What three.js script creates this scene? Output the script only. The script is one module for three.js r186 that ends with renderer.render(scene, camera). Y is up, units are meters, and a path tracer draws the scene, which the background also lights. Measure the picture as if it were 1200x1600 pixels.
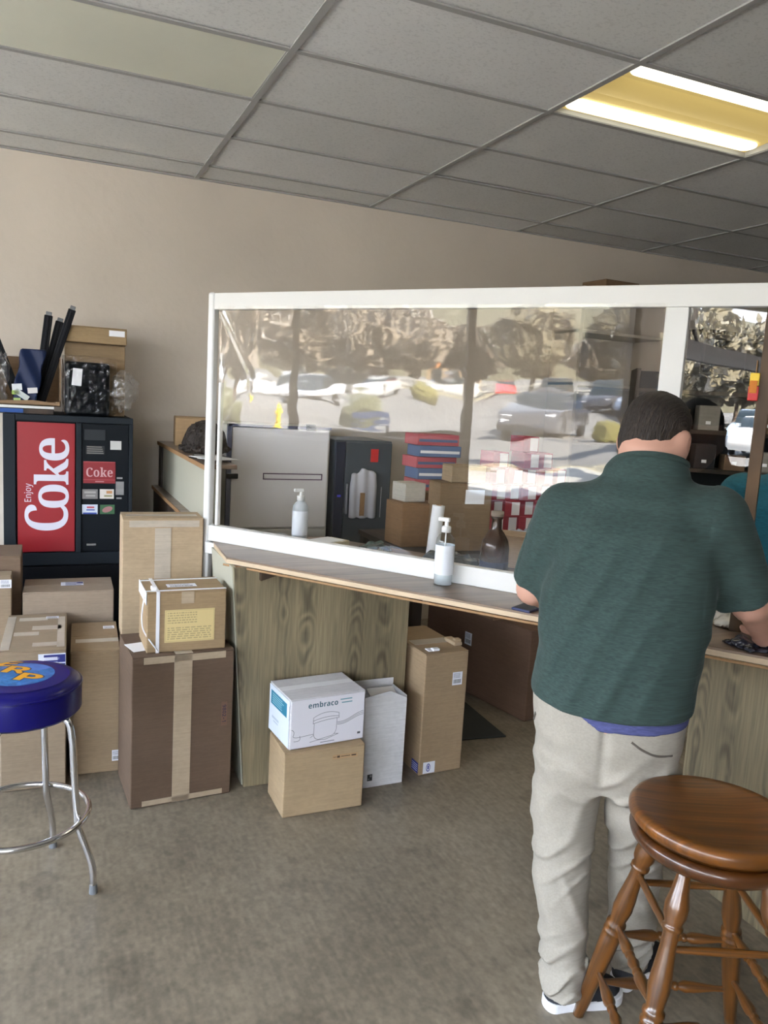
import * as THREE from 'three';
import { RoundedBoxGeometry } from 'three/addons/geometries/RoundedBoxGeometry.js';
import { mergeGeometries } from 'three/addons/utils/BufferGeometryUtils.js';
import { RectAreaLightUniformsLib } from 'three/addons/lights/RectAreaLightUniformsLib.js';

// ---------------------------------------------------------------- camera, sky, sun, exposure
RectAreaLightUniformsLib.init();
const scene = new THREE.Scene();
const camera = new THREE.PerspectiveCamera(66.077, 1200 / 1600, 0.05, 2000);
camera.position.set(0, 1.69, 0);
camera.quaternion.setFromRotationMatrix(new THREE.Matrix4().makeBasis(
  new THREE.Vector3(0.91782, 0.05722, 0.39285), new THREE.Vector3(0.00251, 0.9887, -0.14989), new THREE.Vector3(-0.39699, 0.13856, 0.90731)));
scene.add(camera);
const renderer = new THREE.WebGLRenderer({ antialias: true });
renderer.toneMapping = THREE.LinearToneMapping;
renderer.toneMappingExposure = 4.1;
renderer.shadowMap.enabled = true;
const SUN = new THREE.Vector3(0.5, 0.78, 0.38).normalize();
{ // pale, slightly hazy daytime sky: horizon to zenith
  const W = 128, H = 64, d = new Float32Array(W * H * 4);
  for (let y = 0; y < H; y++) { const up = Math.max(0, Math.sin(((y + 0.5) / H - 0.5) * Math.PI)), k = Math.pow(up, 0.55); for (let x = 0; x < W; x++) { const o = (y * W + x) * 4; d[o] = 4.6 - 2.3 * k; d[o + 1] = 4.75 - 1.75 * k; d[o + 2] = 4.9 - 0.7 * k; d[o + 3] = 1; } }
  const t = new THREE.DataTexture(d, W, H, THREE.RGBAFormat, THREE.FloatType); t.mapping = THREE.EquirectangularReflectionMapping; t.magFilter = THREE.LinearFilter; t.wrapS = THREE.RepeatWrapping; t.needsUpdate = true;
  scene.background = t;
}
const sun = new THREE.DirectionalLight(new THREE.Color(1, 0.92, 0.8), 32);
sun.name = 'sun'; sun.position.copy(SUN).multiplyScalar(60); sun.target.position.set(-20, 0, 0);
sun.castShadow = true; sun.shadow.mapSize.set(4096, 4096);
Object.assign(sun.shadow.camera, { left: -80, right: 80, top: 80, bottom: -80, near: 1, far: 200 });
sun.shadow.radius = 1;
scene.add(sun, sun.target);

// ---------------------------------------------------------------- helpers
let seed = 7;
const rnd = () => { seed = (seed * 1664525 + 1013904223) >>> 0; return seed / 4294967296; };
const rr = (a, b) => a + (b - a) * rnd();
const V3 = (x, y, z) => new THREE.Vector3(x, y, z);
const taken = new Map();
function numbered(n) { const k = taken.get(n) ?? 0; taken.set(n, k + 1); return k ? n + '_' + String(k).padStart(3, '0') : n; }
function tag(o, label, category, group) { o.userData.label = label; o.userData.category = category; if (group) o.userData.group = group; return o; }
function thing(name, label, category, [x, y, z] = [0, 0, 0], turn = 0, group) {
  const o = new THREE.Group(); o.name = numbered(name); scene.add(o); o.position.set(x, y, z); o.rotation.y = turn;
  return tag(o, label, category, group);
}
function part(parent, name, g, m, label) { const o = new THREE.Mesh(g, m); o.name = numbered(name); parent.add(o); if (label) o.userData.label = label; return o; }
function solo(name, label, category, g, m, group) { const o = part(scene, name, g, m); return tag(o, label, category, group); }
function struct(name, g, m, parent) { const o = new THREE.Mesh(g, m); o.name = parent ? numbered(name) : name; (parent ?? scene).add(o); if (!parent) o.userData.kind = 'structure'; return o; }
function structGroup(name) { const o = new THREE.Group(); o.name = name; o.userData.kind = 'structure'; scene.add(o); return o; }
function copyOf(src, label, pos, turn) { const c = src.clone(); c.name = numbered(src.name.replace(/_\d{3}$/, '')); if (pos) c.position.set(...pos); if (turn !== undefined) c.rotation.y = turn; c.userData = { ...src.userData, label }; scene.add(c); return c; }
function metric(g, s = 1) {       // uv in metres, by the face's main direction
  const p = g.attributes.position, n = g.attributes.normal, uv = new Float32Array(p.count * 2);
  for (let i = 0; i < p.count; i++) {
    const ax = Math.abs(n.getX(i)), ay = Math.abs(n.getY(i)), az = Math.abs(n.getZ(i));
    const x = p.getX(i), y = p.getY(i), z = p.getZ(i);
    if (ay >= ax && ay >= az) { uv[2 * i] = x * s; uv[2 * i + 1] = z * s; } else if (ax >= az) { uv[2 * i] = z * s; uv[2 * i + 1] = y * s; } else { uv[2 * i] = x * s; uv[2 * i + 1] = y * s; }
  }
  g.setAttribute('uv', new THREE.BufferAttribute(uv, 2));
  return g;
}
function box(x0, y0, z0, x1, y1, z1, r = 0) {   // a box between two corners
  const w = x1 - x0, h = y1 - y0, d = z1 - z0;
  const g = r ? new RoundedBoxGeometry(w, h, d, 2, Math.min(r, w / 2.01, h / 2.01, d / 2.01)) : new THREE.BoxGeometry(w, h, d);
  g.translate((x0 + x1) / 2, (y0 + y1) / 2, (z0 + z1) / 2);
  return metric(g);
}
const plain = (g) => { const k = g.index ? g.toNonIndexed() : g; for (const a of Object.keys(k.attributes)) if (!['position', 'normal', 'uv'].includes(a)) k.deleteAttribute(a); return k; };
const join = (...gs) => mergeGeometries(gs.flat().map(plain));
function rod(a, b, r0, r1 = r0, seg = 14) {     // a straight round bar
  const A = V3(...a), B = V3(...b), d = B.clone().sub(A), g = new THREE.CylinderGeometry(r1, r0, d.length(), seg, 1);
  g.translate(0, d.length() / 2, 0);
  g.applyQuaternion(new THREE.Quaternion().setFromUnitVectors(V3(0, 1, 0), d.normalize())); g.translate(A.x, A.y, A.z);
  return g;
}
function turned(a, b, prof, seg = 20) {         // a turned bar: prof lists [t, radius] from a to b
  const A = V3(...a), B = V3(...b), d = B.clone().sub(A), L = d.length();
  const g = new THREE.LatheGeometry(prof.map(([t, r]) => new THREE.Vector2(r, t * L)), seg);
  const p = g.attributes.position, uv = g.attributes.uv;
  for (let i = 0; i < p.count; i++) uv.setXY(i, uv.getX(i) * 0.16, p.getY(i));
  g.applyQuaternion(new THREE.Quaternion().setFromUnitVectors(V3(0, 1, 0), d.normalize())); g.translate(A.x, A.y, A.z);
  return g;
}
const tube = (pts, r, seg = 40, rad = 12, closed = false) => new THREE.TubeGeometry(new THREE.CatmullRomCurve3(pts.map((p) => V3(...p)), closed), seg, r, rad, closed);
// periodic noise
const hash = (x, y, s) => { let h = Math.imul(x, 374761393) + Math.imul(y, 668265263) + Math.imul(s, 1274126177); h = Math.imul(h ^ (h >>> 13), 1274126177); return ((h ^ (h >>> 16)) >>> 0) / 4294967296; };
function vnoise(u, v, fx, fy, s) {
  const x = u * fx, y = v * fy, ix = Math.floor(x), iy = Math.floor(y), a = x - ix, b = y - iy, p = a * a * (3 - 2 * a), q = b * b * (3 - 2 * b);
  const m = (k, n) => ((k % n) + n) % n, h = (i, j) => hash(m(ix + i, fx), m(iy + j, fy), s);
  return (h(0, 0) * (1 - p) + h(1, 0) * p) * (1 - q) + (h(0, 1) * (1 - p) + h(1, 1) * p) * q;
}
function fbm(u, v, fx, fy, s, oct = 4) { let t = 0, a = 0.5, n = 0; for (let o = 0; o < oct; o++) { t += a * vnoise(u, v, fx << o, fy << o, s + o); n += a; a *= 0.5; } return t / n; }
const n3 = (x, y, z) => { // smooth 3-D noise, -1..1
  const ix = Math.floor(x), iy = Math.floor(y), iz = Math.floor(z), f = (t) => t * t * (3 - 2 * t), a = f(x - ix), b = f(y - iy), c = f(z - iz), L = THREE.MathUtils.lerp;
  const h = (i, j, k) => hash(ix + i, iy + j, 91 + (iz + k) * 7);
  return 2 * L(L(L(h(0, 0, 0), h(1, 0, 0), a), L(h(0, 1, 0), h(1, 1, 0), a), b), L(L(h(0, 0, 1), h(1, 0, 1), a), L(h(0, 1, 1), h(1, 1, 1), a), b), c) - 1;
};
function tex(w, h, f, rep = [1, 1], srgb = true) {   // f(u, v) -> [r, g, b] 0..1 or a grey
  const d = new Uint8Array(w * h * 4);
  for (let y = 0; y < h; y++) for (let x = 0; x < w; x++) {
    const c = f((x + 0.5) / w, (y + 0.5) / h), o = (y * w + x) * 4, k = Array.isArray(c) ? c : [c, c, c];
    for (let i = 0; i < 3; i++) d[o + i] = Math.max(0, Math.min(255, Math.round(k[i] * 255)));
    d[o + 3] = 255;
  }
  const t = new THREE.DataTexture(d, w, h);
  t.magFilter = THREE.LinearFilter; t.minFilter = THREE.LinearMipmapLinearFilter; t.generateMipmaps = true;
  t.wrapS = t.wrapT = THREE.RepeatWrapping; t.repeat.set(...rep);
  if (srgb) t.colorSpace = THREE.SRGBColorSpace;
  t.needsUpdate = true;
  return t;
}
function canvasTex(w, h, draw) {
  const c = document.createElement('canvas'); c.width = w; c.height = h;
  draw(c.getContext('2d'), w, h);
  const t = new THREE.CanvasTexture(c); t.colorSpace = THREE.SRGBColorSpace; t.anisotropy = 4;
  return t;
}
const mat = (o) => new THREE.MeshStandardMaterial({ roughness: 0.8, ...o });
const phys = (o) => new THREE.MeshPhysicalMaterial({ roughness: 0.5, ...o });
const C = (r, g, b) => new THREE.Color().setRGB(r, g, b);
const hex = (h) => new THREE.Color(h);
// a mesh of the surface fn = 0 (negative inside) by naive surface nets
function surface(fn, lo, hi, cell, uvs = 1) {
  const nx = Math.ceil((hi[0] - lo[0]) / cell) + 1, ny = Math.ceil((hi[1] - lo[1]) / cell) + 1, nz = Math.ceil((hi[2] - lo[2]) / cell) + 1;
  const F = new Float32Array(nx * ny * nz), id = (i, j, k) => (k * ny + j) * nx + i;
  for (let k = 0; k < nz; k++) for (let j = 0; j < ny; j++) for (let i = 0; i < nx; i++) F[id(i, j, k)] = fn(lo[0] + i * cell, lo[1] + j * cell, lo[2] + k * cell);
  const at = new Int32Array(nx * ny * nz).fill(-1), pos = [], idx = [];
  const E = [[0, 1], [2, 3], [4, 5], [6, 7], [0, 2], [1, 3], [4, 6], [5, 7], [0, 4], [1, 5], [2, 6], [3, 7]];
  for (let k = 0; k < nz - 1; k++) for (let j = 0; j < ny - 1; j++) for (let i = 0; i < nx - 1; i++) {
    const v = []; let neg = 0;
    for (let c = 0; c < 8; c++) { const q = F[id(i + (c & 1), j + ((c >> 1) & 1), k + (c >> 2))]; v.push(q); if (q < 0) neg++; }
    if (neg === 0 || neg === 8) continue;
    let x = 0, y = 0, z = 0, n = 0;
    for (const [a, b] of E) if ((v[a] < 0) !== (v[b] < 0)) {
      const t = v[a] / (v[a] - v[b]); n++;
      x += (a & 1) + t * ((b & 1) - (a & 1)); y += ((a >> 1) & 1) + t * (((b >> 1) & 1) - ((a >> 1) & 1)); z += (a >> 2) + t * ((b >> 2) - (a >> 2));
    }
    at[id(i, j, k)] = pos.length / 3;
    pos.push(lo[0] + (i + x / n) * cell, lo[1] + (j + y / n) * cell, lo[2] + (k + z / n) * cell);
  }
  const quad = (a, b, c, d, flip) => { if (a < 0 || b < 0 || c < 0 || d < 0) return; if (flip) idx.push(a, c, b, a, d, c); else idx.push(a, b, c, a, c, d); };
  for (let k = 1; k < nz - 1; k++) for (let j = 1; j < ny - 1; j++) for (let i = 1; i < nx - 1; i++) {
    const s = F[id(i, j, k)] < 0;
    if (s !== F[id(i + 1, j, k)] < 0) quad(at[id(i, j - 1, k - 1)], at[id(i, j, k - 1)], at[id(i, j, k)], at[id(i, j - 1, k)], !s);
    if (s !== F[id(i, j + 1, k)] < 0) quad(at[id(i - 1, j, k - 1)], at[id(i - 1, j, k)], at[id(i, j, k)], at[id(i, j, k - 1)], !s);
    if (s !== F[id(i, j, k + 1)] < 0) quad(at[id(i - 1, j - 1, k)], at[id(i, j - 1, k)], at[id(i, j, k)], at[id(i - 1, j, k)], !s);
  }
  const nor = new Float32Array(pos.length), uv = new Float32Array(pos.length / 3 * 2), e = cell * 0.5;
  for (let i = 0; i < pos.length; i += 3) {
    const [x, y, z] = [pos[i], pos[i + 1], pos[i + 2]];
    const g = V3(fn(x + e, y, z) - fn(x - e, y, z), fn(x, y + e, z) - fn(x, y - e, z), fn(x, y, z + e) - fn(x, y, z - e)).normalize();
    nor[i] = g.x; nor[i + 1] = g.y; nor[i + 2] = g.z;
    uv[i / 3 * 2] = (x * 0.8 + z * 0.6) * uvs; uv[i / 3 * 2 + 1] = y * uvs;
  }
  const g = new THREE.BufferGeometry();
  g.setAttribute('position', new THREE.Float32BufferAttribute(pos, 3));
  g.setAttribute('normal', new THREE.BufferAttribute(nor, 3));
  g.setAttribute('uv', new THREE.BufferAttribute(uv, 2));
  g.setIndex(idx);
  return g;
}
const smin = (a, b, k) => { const h = Math.max(k - Math.abs(a - b), 0) / k; return Math.min(a, b) - h * h * k * 0.25; };
const smax = (a, b, k) => -smin(-a, -b, k);
function cap(a, b, ra, rb) {    // tapered capsule
  const [ax, ay, az] = a, dx = b[0] - ax, dy = b[1] - ay, dz = b[2] - az, dd = dx * dx + dy * dy + dz * dz;
  return (x, y, z) => { const t = Math.max(0, Math.min(1, ((x - ax) * dx + (y - ay) * dy + (z - az) * dz) / dd)); return Math.hypot(x - ax - t * dx, y - ay - t * dy, z - az - t * dz) - ra - t * (rb - ra); };
}
function loft(rows, pow = 2.3) {   // rows [y, cx, half width, cz, half depth], rising
  return (x, y, z) => {
    let i = 0; while (i < rows.length - 2 && y > rows[i + 1][0]) i++;
    const a = rows[i], b = rows[i + 1], t = Math.max(0, Math.min(1, (y - a[0]) / (b[0] - a[0]))), s = t * t * (3 - 2 * t), m = (k) => a[k] + (b[k] - a[k]) * s;
    const hw = m(2), hd = m(4), q = Math.pow(Math.pow(Math.abs(x - m(1)) / hw, pow) + Math.pow(Math.abs(z - m(3)) / hd, pow), 1 / pow);
    const d = (q - 1) * Math.min(hw, hd), e = Math.max(rows[0][0] - y, y - rows[rows.length - 1][0]);
    return e > 0 && d > 0 ? Math.hypot(d, e) : Math.max(d, e);
  };
}
const ell = (c, r) => (x, y, z) => { const q = Math.hypot((x - c[0]) / r[0], (y - c[1]) / r[1], (z - c[2]) / r[2]); return (q - 1) * Math.min(...r); };

// ---------------------------------------------------------------- materials
const T = {
  card: tex(512, 512, (u, v) => 0.8 + 0.1 * fbm(u, v, 4, 5, 3, 4) + 0.05 * vnoise(u, v, 6, 170, 8) + 0.06 * (fbm(u, v, 30, 64, 5, 3) - 0.3), [2, 2]),
  cardBump: tex(256, 256, (u, v) => 0.5 + 0.2 * vnoise(u, v, 3, 90, 8) + 0.3 * fbm(u, v, 6, 6, 2, 3), [2, 2], false),
  plaster: tex(512, 512, (u, v) => { const f = fbm(u, v, 3, 3, 11, 5); return [0.86 + 0.08 * f, 0.86 + 0.08 * f, 0.86 + 0.08 * f]; }, [0.5, 0.5]),
  plasterBump: tex(512, 512, (u, v) => fbm(u, v, 40, 40, 4, 3), [0.8, 0.8], false),
  tile: tex(512, 512, (u, v) => { const p = fbm(u, v, 60, 90, 21, 3); return 0.9 - (p > 0.64 ? 0.05 : 0) + 0.05 * fbm(u, v, 3, 3, 2, 3); }, [1.6, 1.6]),
  floor: tex(1024, 1024, (u, v) => {
    const a = fbm(u, v, 4, 4, 31, 5), b = fbm(u, v, 130, 110, 7, 3), s = vnoise(u, v, 200, 34, 9), w = fbm(u, v, 9, 14, 77, 4);
    const k = 0.64 + 0.24 * (a - 0.5) + 0.16 * (b - 0.5) + 0.07 * (s - 0.5) - (w > 0.62 ? 0.5 * (w - 0.62) : 0);
    return [k * 0.92, k * 0.87, k * 0.79];
  }, [0.5, 0.5]),
  floorRough: tex(256, 256, (u, v) => 0.5 + 0.4 * fbm(u, v, 6, 6, 13, 4), [0.5, 0.5], false),
  oak: tex(512, 1024, (u, v) => {           // grey-washed oak print with cathedral figure
    const bx = Math.floor(u * 4), fu = u * 4 - bx, cx = 0.5 + 0.22 * Math.sin(bx * 2.4), yy = v + 0.37 * bx;
    const q = Math.hypot((fu - cx) * 3.1, 0.5 + 0.9 * (vnoise(0.5, yy % 1, 1, 5, 40 + bx))) + 0.5 * fbm(u, v, 8, 3, 50, 3);
    const ring = 0.5 + 0.5 * Math.sin(q * 26 + 5 * fbm(u, v, 5, 9, 8, 3)), kn = fbm(u, v, 10, 5, 60, 3), grain = vnoise(u, v, 160, 9, 4);
    const near = Math.max(0, 1 - Math.abs(fu - cx) * 3.2), k = 0.62 - 0.2 * near * ring * (0.35 + kn) - 0.1 * grain + 0.2 * (fbm(u, v, 3, 2, 5, 3) - 0.5);
    return [k * 1.03, k * 0.96, k * 0.8];
  }, [1.5, 1.3]),
  pine: tex(512, 512, (u, v) => {             // warm stained wood, grain along v
    const w = fbm(u, v, 5, 2, 70, 3), g = vnoise(u, v, 110, 5, 71), l = 0.5 + 0.5 * Math.sin((u * 9 + w * 2.2) * 6.283), k = 0.62 + 0.2 * l * w + 0.25 * (g - 0.5);
    return [k * 0.86, k * 0.55, k * 0.23];
  }, [2.2, 1.2]),
  lam: tex(512, 512, (u, v) => { const k = 0.52 + 0.2 * (fbm(u, v, 3, 26, 80, 4) - 0.5) + 0.14 * (vnoise(u, v, 6, 120, 6) - 0.5) + 0.16 * (fbm(u, v, 4, 4, 17, 4) - 0.5); return [k * 1.04, k * 0.93, k * 0.84]; }, [1, 1]),
  shirt: tex(512, 512, (u, v) => 0.72 + 0.12 * (vnoise(u, v, 60, 240, 3) - 0.5) + 0.12 * (fbm(u, v, 30, 128, 6, 2) - 0.5), [2.5, 2.5]),
  twill: tex(256, 256, (u, v) => 0.88 + 0.05 * (fbm(u, v, 3, 3, 3, 2) - 0.5) + 0.06 * (vnoise(u, v, 120, 120, 5) - 0.5), [3, 3]),
  asphalt: tex(512, 512, (u, v) => 0.78 + 0.25 * (fbm(u, v, 5, 5, 3, 5) - 0.5), [0.1, 0.1]),
  leaf: tex(256, 256, (u, v) => { const k = fbm(u, v, 14, 14, 5, 4); return 0.6 + 0.4 * (k - 0.2); }, [6, 6]),
  bark: tex(256, 512, (u, v) => 0.6 + 0.6 * (fbm(u, v, 14, 4, 9, 4) - 0.5), [1, 1]),
  hair: tex(256, 256, (u, v) => 0.35 + 0.5 * vnoise(u, v, 90, 5, 3) + 0.35 * (fbm(u, v, 30, 8, 6, 3) - 0.3), [3, 3]),
  film: tex(512, 512, (u, v) => fbm(u, v, 3, 5, 61, 2), [1, 1], false),
};
const M = {
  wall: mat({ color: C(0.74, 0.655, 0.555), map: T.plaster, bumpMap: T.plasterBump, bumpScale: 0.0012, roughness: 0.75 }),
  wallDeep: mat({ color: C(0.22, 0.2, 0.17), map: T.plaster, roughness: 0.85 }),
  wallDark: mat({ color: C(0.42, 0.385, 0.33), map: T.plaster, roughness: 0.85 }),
  tile: mat({ color: C(0.78, 0.775, 0.75), map: T.tile, roughness: 0.95 }),
  tileB: mat({ color: C(0.74, 0.735, 0.71), map: T.tile, roughness: 0.95 }),
  tileC: mat({ color: C(0.82, 0.815, 0.8), map: T.tile, roughness: 0.95 }),
  grid: mat({ color: C(0.34, 0.335, 0.32), roughness: 0.7 }),
  plenum: mat({ color: C(0.1, 0.1, 0.1), roughness: 1 }),
  floor: mat({ color: C(0.72, 0.68, 0.62), map: T.floor, roughnessMap: T.floorRough, roughness: 0.62, bumpMap: T.floorRough, bumpScale: 0.0008 }),
  white: mat({ color: C(0.7, 0.7, 0.69), roughness: 0.35 }),
  whiteWood: mat({ color: C(0.68, 0.675, 0.65), roughness: 0.45 }),
  oak: mat({ color: C(0.72, 0.68, 0.6), map: T.oak, roughness: 0.55 }),
  paleGreen: mat({ color: C(0.56, 0.55, 0.44), map: T.plaster, roughness: 0.6 }),
  oakPale: mat({ color: C(0.6, 0.58, 0.48), map: T.lam, roughness: 0.6 }),
  lam: mat({ color: C(0.7, 0.62, 0.55), map: T.lam, roughness: 0.32 }),
  ply: mat({ color: C(0.42, 0.24, 0.11), map: T.card, roughness: 0.7 }),
  plyPale: mat({ color: C(0.72, 0.56, 0.38), map: T.card, roughness: 0.7 }),
  pine: phys({ color: C(0.4, 0.38, 0.34), map: T.pine, roughness: 0.3, clearcoat: 0.7, clearcoatRoughness: 0.15 }),
  pineDark: phys({ color: C(0.2, 0.16, 0.14), map: T.pine, roughness: 0.3, clearcoat: 0.7, clearcoatRoughness: 0.15 }),
  pineSeat: phys({ color: C(0.46, 0.4, 0.24), map: T.pine, roughness: 0.33, clearcoat: 0.5, clearcoatRoughness: 0.22 }),
  chrome: mat({ color: C(0.72, 0.72, 0.74), metalness: 1, roughness: 0.13 }),
  steel: mat({ color: C(0.5, 0.51, 0.52), metalness: 0.9, roughness: 0.35 }),
  greyCap: mat({ color: C(0.16, 0.17, 0.18), roughness: 0.6 }),
  blueVinyl: phys({ color: C(0.003, 0.002, 0.11), roughness: 0.3, specularIntensity: 0.6, clearcoat: 0.15, clearcoatRoughness: 0.2 }),
  black: phys({ color: C(0.006, 0.007, 0.01), roughness: 0.5, specularIntensity: 0.4 }),
  machine: phys({ color: C(0.005, 0.0075, 0.011), roughness: 0.55, specularIntensity: 0.35 }),
  machineTrim: phys({ color: C(0.013, 0.018, 0.024), roughness: 0.55, specularIntensity: 0.4 }),
  darkWood: mat({ color: C(0.09, 0.055, 0.035), map: T.bark, roughness: 0.6 }),
  dullWood: mat({ color: C(0.46, 0.4, 0.33), roughness: 0.8 }),
  brownWood: mat({ color: C(0.3, 0.17, 0.08), map: T.bark, roughness: 0.6 }),
  tape: phys({ color: C(0.55, 0.43, 0.3), roughness: 0.28, map: T.card }),
  tapePale: phys({ color: C(0.62, 0.54, 0.44), roughness: 0.3, map: T.card }),
  labelWhite: mat({ color: C(0.82, 0.82, 0.84), roughness: 0.6 }),
  skin: phys({ color: C(0.56, 0.31, 0.23), roughness: 0.5 }),
  hair: mat({ color: C(0.05, 0.034, 0.025), map: T.hair, bumpMap: T.hair, bumpScale: 0.004, roughness: 0.7 }),
  shirt: phys({ color: C(0.06, 0.11, 0.1), map: T.shirt, roughness: 0.95, sheen: 0.25, sheenRoughness: 0.6, sheenColor: C(0.5, 0.6, 0.6) }),
  teal: phys({ color: C(0.008, 0.17, 0.24), map: T.shirt, roughness: 0.9 }),
  khaki: mat({ color: C(0.46, 0.42, 0.355), map: T.twill, roughness: 0.95 }),
  slit: mat({ color: C(0.1, 0.085, 0.07), roughness: 0.9 }),
  under: mat({ color: C(0.14, 0.16, 0.42), map: T.shirt, roughness: 0.95 }),
  shoeDark: mat({ color: C(0.02, 0.022, 0.028), roughness: 0.8 }),
  shoeSole: mat({ color: C(0.82, 0.83, 0.86), roughness: 0.6 }),
  glass: phys({ color: C(1, 1, 1), transmission: 1, thickness: 0, roughness: 0, ior: 1.5 }),
  film: phys({ color: C(0.97, 0.97, 0.96), transmission: 1, thickness: 0, roughness: 0.02, ior: 1.66 }),
  pane: phys({ color: C(0.96, 0.97, 0.96), transmission: 1, thickness: 0, roughness: 0, ior: 1.78 }),
  clear: phys({ color: C(0.95, 0.97, 0.97), transmission: 1, thickness: 0, roughness: 0.04, ior: 1.5 }),
  wrap: phys({ color: C(0.93, 0.93, 0.93), transmission: 0.97, thickness: 0, roughness: 0.08, ior: 1.7 }),
  amber: phys({ color: C(0.12, 0.06, 0.035), transmission: 0.7, thickness: 0, roughness: 0.06, ior: 1.5 }),
  asphalt: mat({ color: C(0.31, 0.3, 0.285), map: T.asphalt, roughness: 0.95 }),
  walk: mat({ color: C(0.72, 0.7, 0.64), map: T.asphalt, roughness: 0.95 }),
  kerb: mat({ color: C(0.5, 0.46, 0.34), map: T.asphalt, roughness: 0.95 }),
  grass: mat({ color: C(0.33, 0.3, 0.1), map: T.leaf, roughness: 1 }),
  hill: mat({ color: C(0.2, 0.19, 0.13), map: T.asphalt, roughness: 1 }),
  leaf: phys({ transmission: 0.45, thickness: 0, color: C(0.5, 0.44, 0.29), map: T.leaf, roughness: 1 }),
  leafBrown: phys({ transmission: 0.45, thickness: 0, color: C(0.56, 0.46, 0.35), map: T.leaf, roughness: 1 }),
  leafGreen: phys({ transmission: 0.45, thickness: 0, color: C(0.28, 0.29, 0.14), map: T.leaf, roughness: 1 }),
  bark: mat({ color: C(0.36, 0.27, 0.2), map: T.bark, roughness: 1 }),
  tyre: mat({ color: C(0.015, 0.015, 0.016), roughness: 0.8 }),
  carGlass: mat({ color: C(0.02, 0.03, 0.035), roughness: 0.1 }),
  yellow: mat({ color: C(0.8, 0.55, 0.03), roughness: 0.5 }),
  red: mat({ color: C(0.6, 0.03, 0.03), roughness: 0.5 }),
  frameDark: mat({ color: C(0.03, 0.025, 0.022), roughness: 0.7 }),
  mat: mat({ color: C(0.022, 0.024, 0.022), roughness: 0.95 }),
};
const cards = {};
const card = (r, g, b) => (cards[[r, g, b]] ??= mat({ color: C(r, g, b), map: T.card, bumpMap: T.cardBump, bumpScale: 0.0006, roughness: 0.9 }));

// ---------------------------------------------------------------- the room
const CEIL = 3.049, BACK = -5.431, FRONT = 4.2, LEFT = -4, RIGHT = 8.4;
struct('floor', box(LEFT - 0.2, -0.15, BACK - 0.2, RIGHT + 0.2, 0, FRONT + 0.2), M.floor);
struct('wall_back', box(LEFT - 0.2, 0, BACK - 0.2, RIGHT + 0.2, CEIL + 0.35, BACK), M.wall);
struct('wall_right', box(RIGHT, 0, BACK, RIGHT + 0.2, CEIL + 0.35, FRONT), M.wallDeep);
{ // wall behind the camera, with its own shop windows
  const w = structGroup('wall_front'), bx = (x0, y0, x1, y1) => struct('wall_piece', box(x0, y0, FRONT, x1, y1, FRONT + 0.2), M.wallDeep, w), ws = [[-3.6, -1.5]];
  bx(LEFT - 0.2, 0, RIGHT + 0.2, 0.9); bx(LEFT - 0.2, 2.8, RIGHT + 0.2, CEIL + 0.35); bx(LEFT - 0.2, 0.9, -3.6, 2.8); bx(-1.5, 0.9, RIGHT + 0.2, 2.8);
  ws.forEach(([a, b], i) => { const g = structGroup('window_' + (6 + i)); for (const q of [[a, 0.9, a + 0.05, 2.8], [b - 0.05, 0.9, b, 2.8], [a, 0.9, b, 0.95], [a, 2.75, b, 2.8]]) struct('frame_bar', box(q[0], q[1], FRONT + 0.03, q[2], q[3], FRONT + 0.12), M.frameDark, g); const p = new THREE.PlaneGeometry(b - a - 0.1, 1.8); p.rotateY(Math.PI); p.translate((a + b) / 2, 1.85, FRONT + 0.08); struct('pane', p, M.glass, g); });
}
{ // the drop ceiling: every tile and every bar of the grid a piece of its own
  const c = structGroup('ceiling'), X0 = 0.913, Z0 = -3.254, W = 1.2192, D = 0.6096;
  struct('roof_slab', box(LEFT - 0.2, CEIL + 0.2, BACK, RIGHT, CEIL + 0.35, FRONT), M.plenum, c);
  const tg = new THREE.BoxGeometry(W - 0.012, 0.016, D - 0.012), cut = new Map();
  const mats = [M.tile, M.tileB, M.tile, M.tileC];
  const lamp = new Set(['1,-1', '-1,0']);
  for (let i = -5; i < 6; i++) for (let j = -13; j < 4; j++) {
    const x0 = Math.max(LEFT, X0 + i * W), x1 = Math.min(RIGHT, X0 + (i + 1) * W), z1 = Math.min(FRONT, Z0 - j * D), z0 = Math.max(BACK, Z0 - (j + 1) * D);
    if (x1 - x0 < 0.02 || z1 - z0 < 0.02 || lamp.has(i + ',' + j)) continue;
    const g = box(x0 + 0.006, 0, z0 + 0.006, x1 - 0.006, 0.016, z1 - 0.006);
    const o = struct('ceiling_tile', g, mats[Math.floor(rnd() * 4)], c);
    o.position.y = CEIL + 0.004 + rnd() * 0.003;
    if (rnd() < 0.3) o.rotation.z = rr(-0.002, 0.002);
  }
  for (let i = -4; i < 6; i++) { const x = X0 + i * W; struct('grid_bar', box(x - 0.015, CEIL - 0.004, BACK, x + 0.015, CEIL + 0.003, FRONT), M.grid, c); }
  for (let j = -12; j < 4; j++) { const z = Z0 - j * D; struct('grid_bar', box(LEFT, CEIL - 0.0035, z - 0.015, RIGHT, CEIL + 0.0035, z + 0.015), M.grid, c); }
  struct('edge_angle', box(LEFT, CEIL - 0.006, BACK, RIGHT, CEIL + 0.001, BACK + 0.02), M.grid, c);
}
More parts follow.
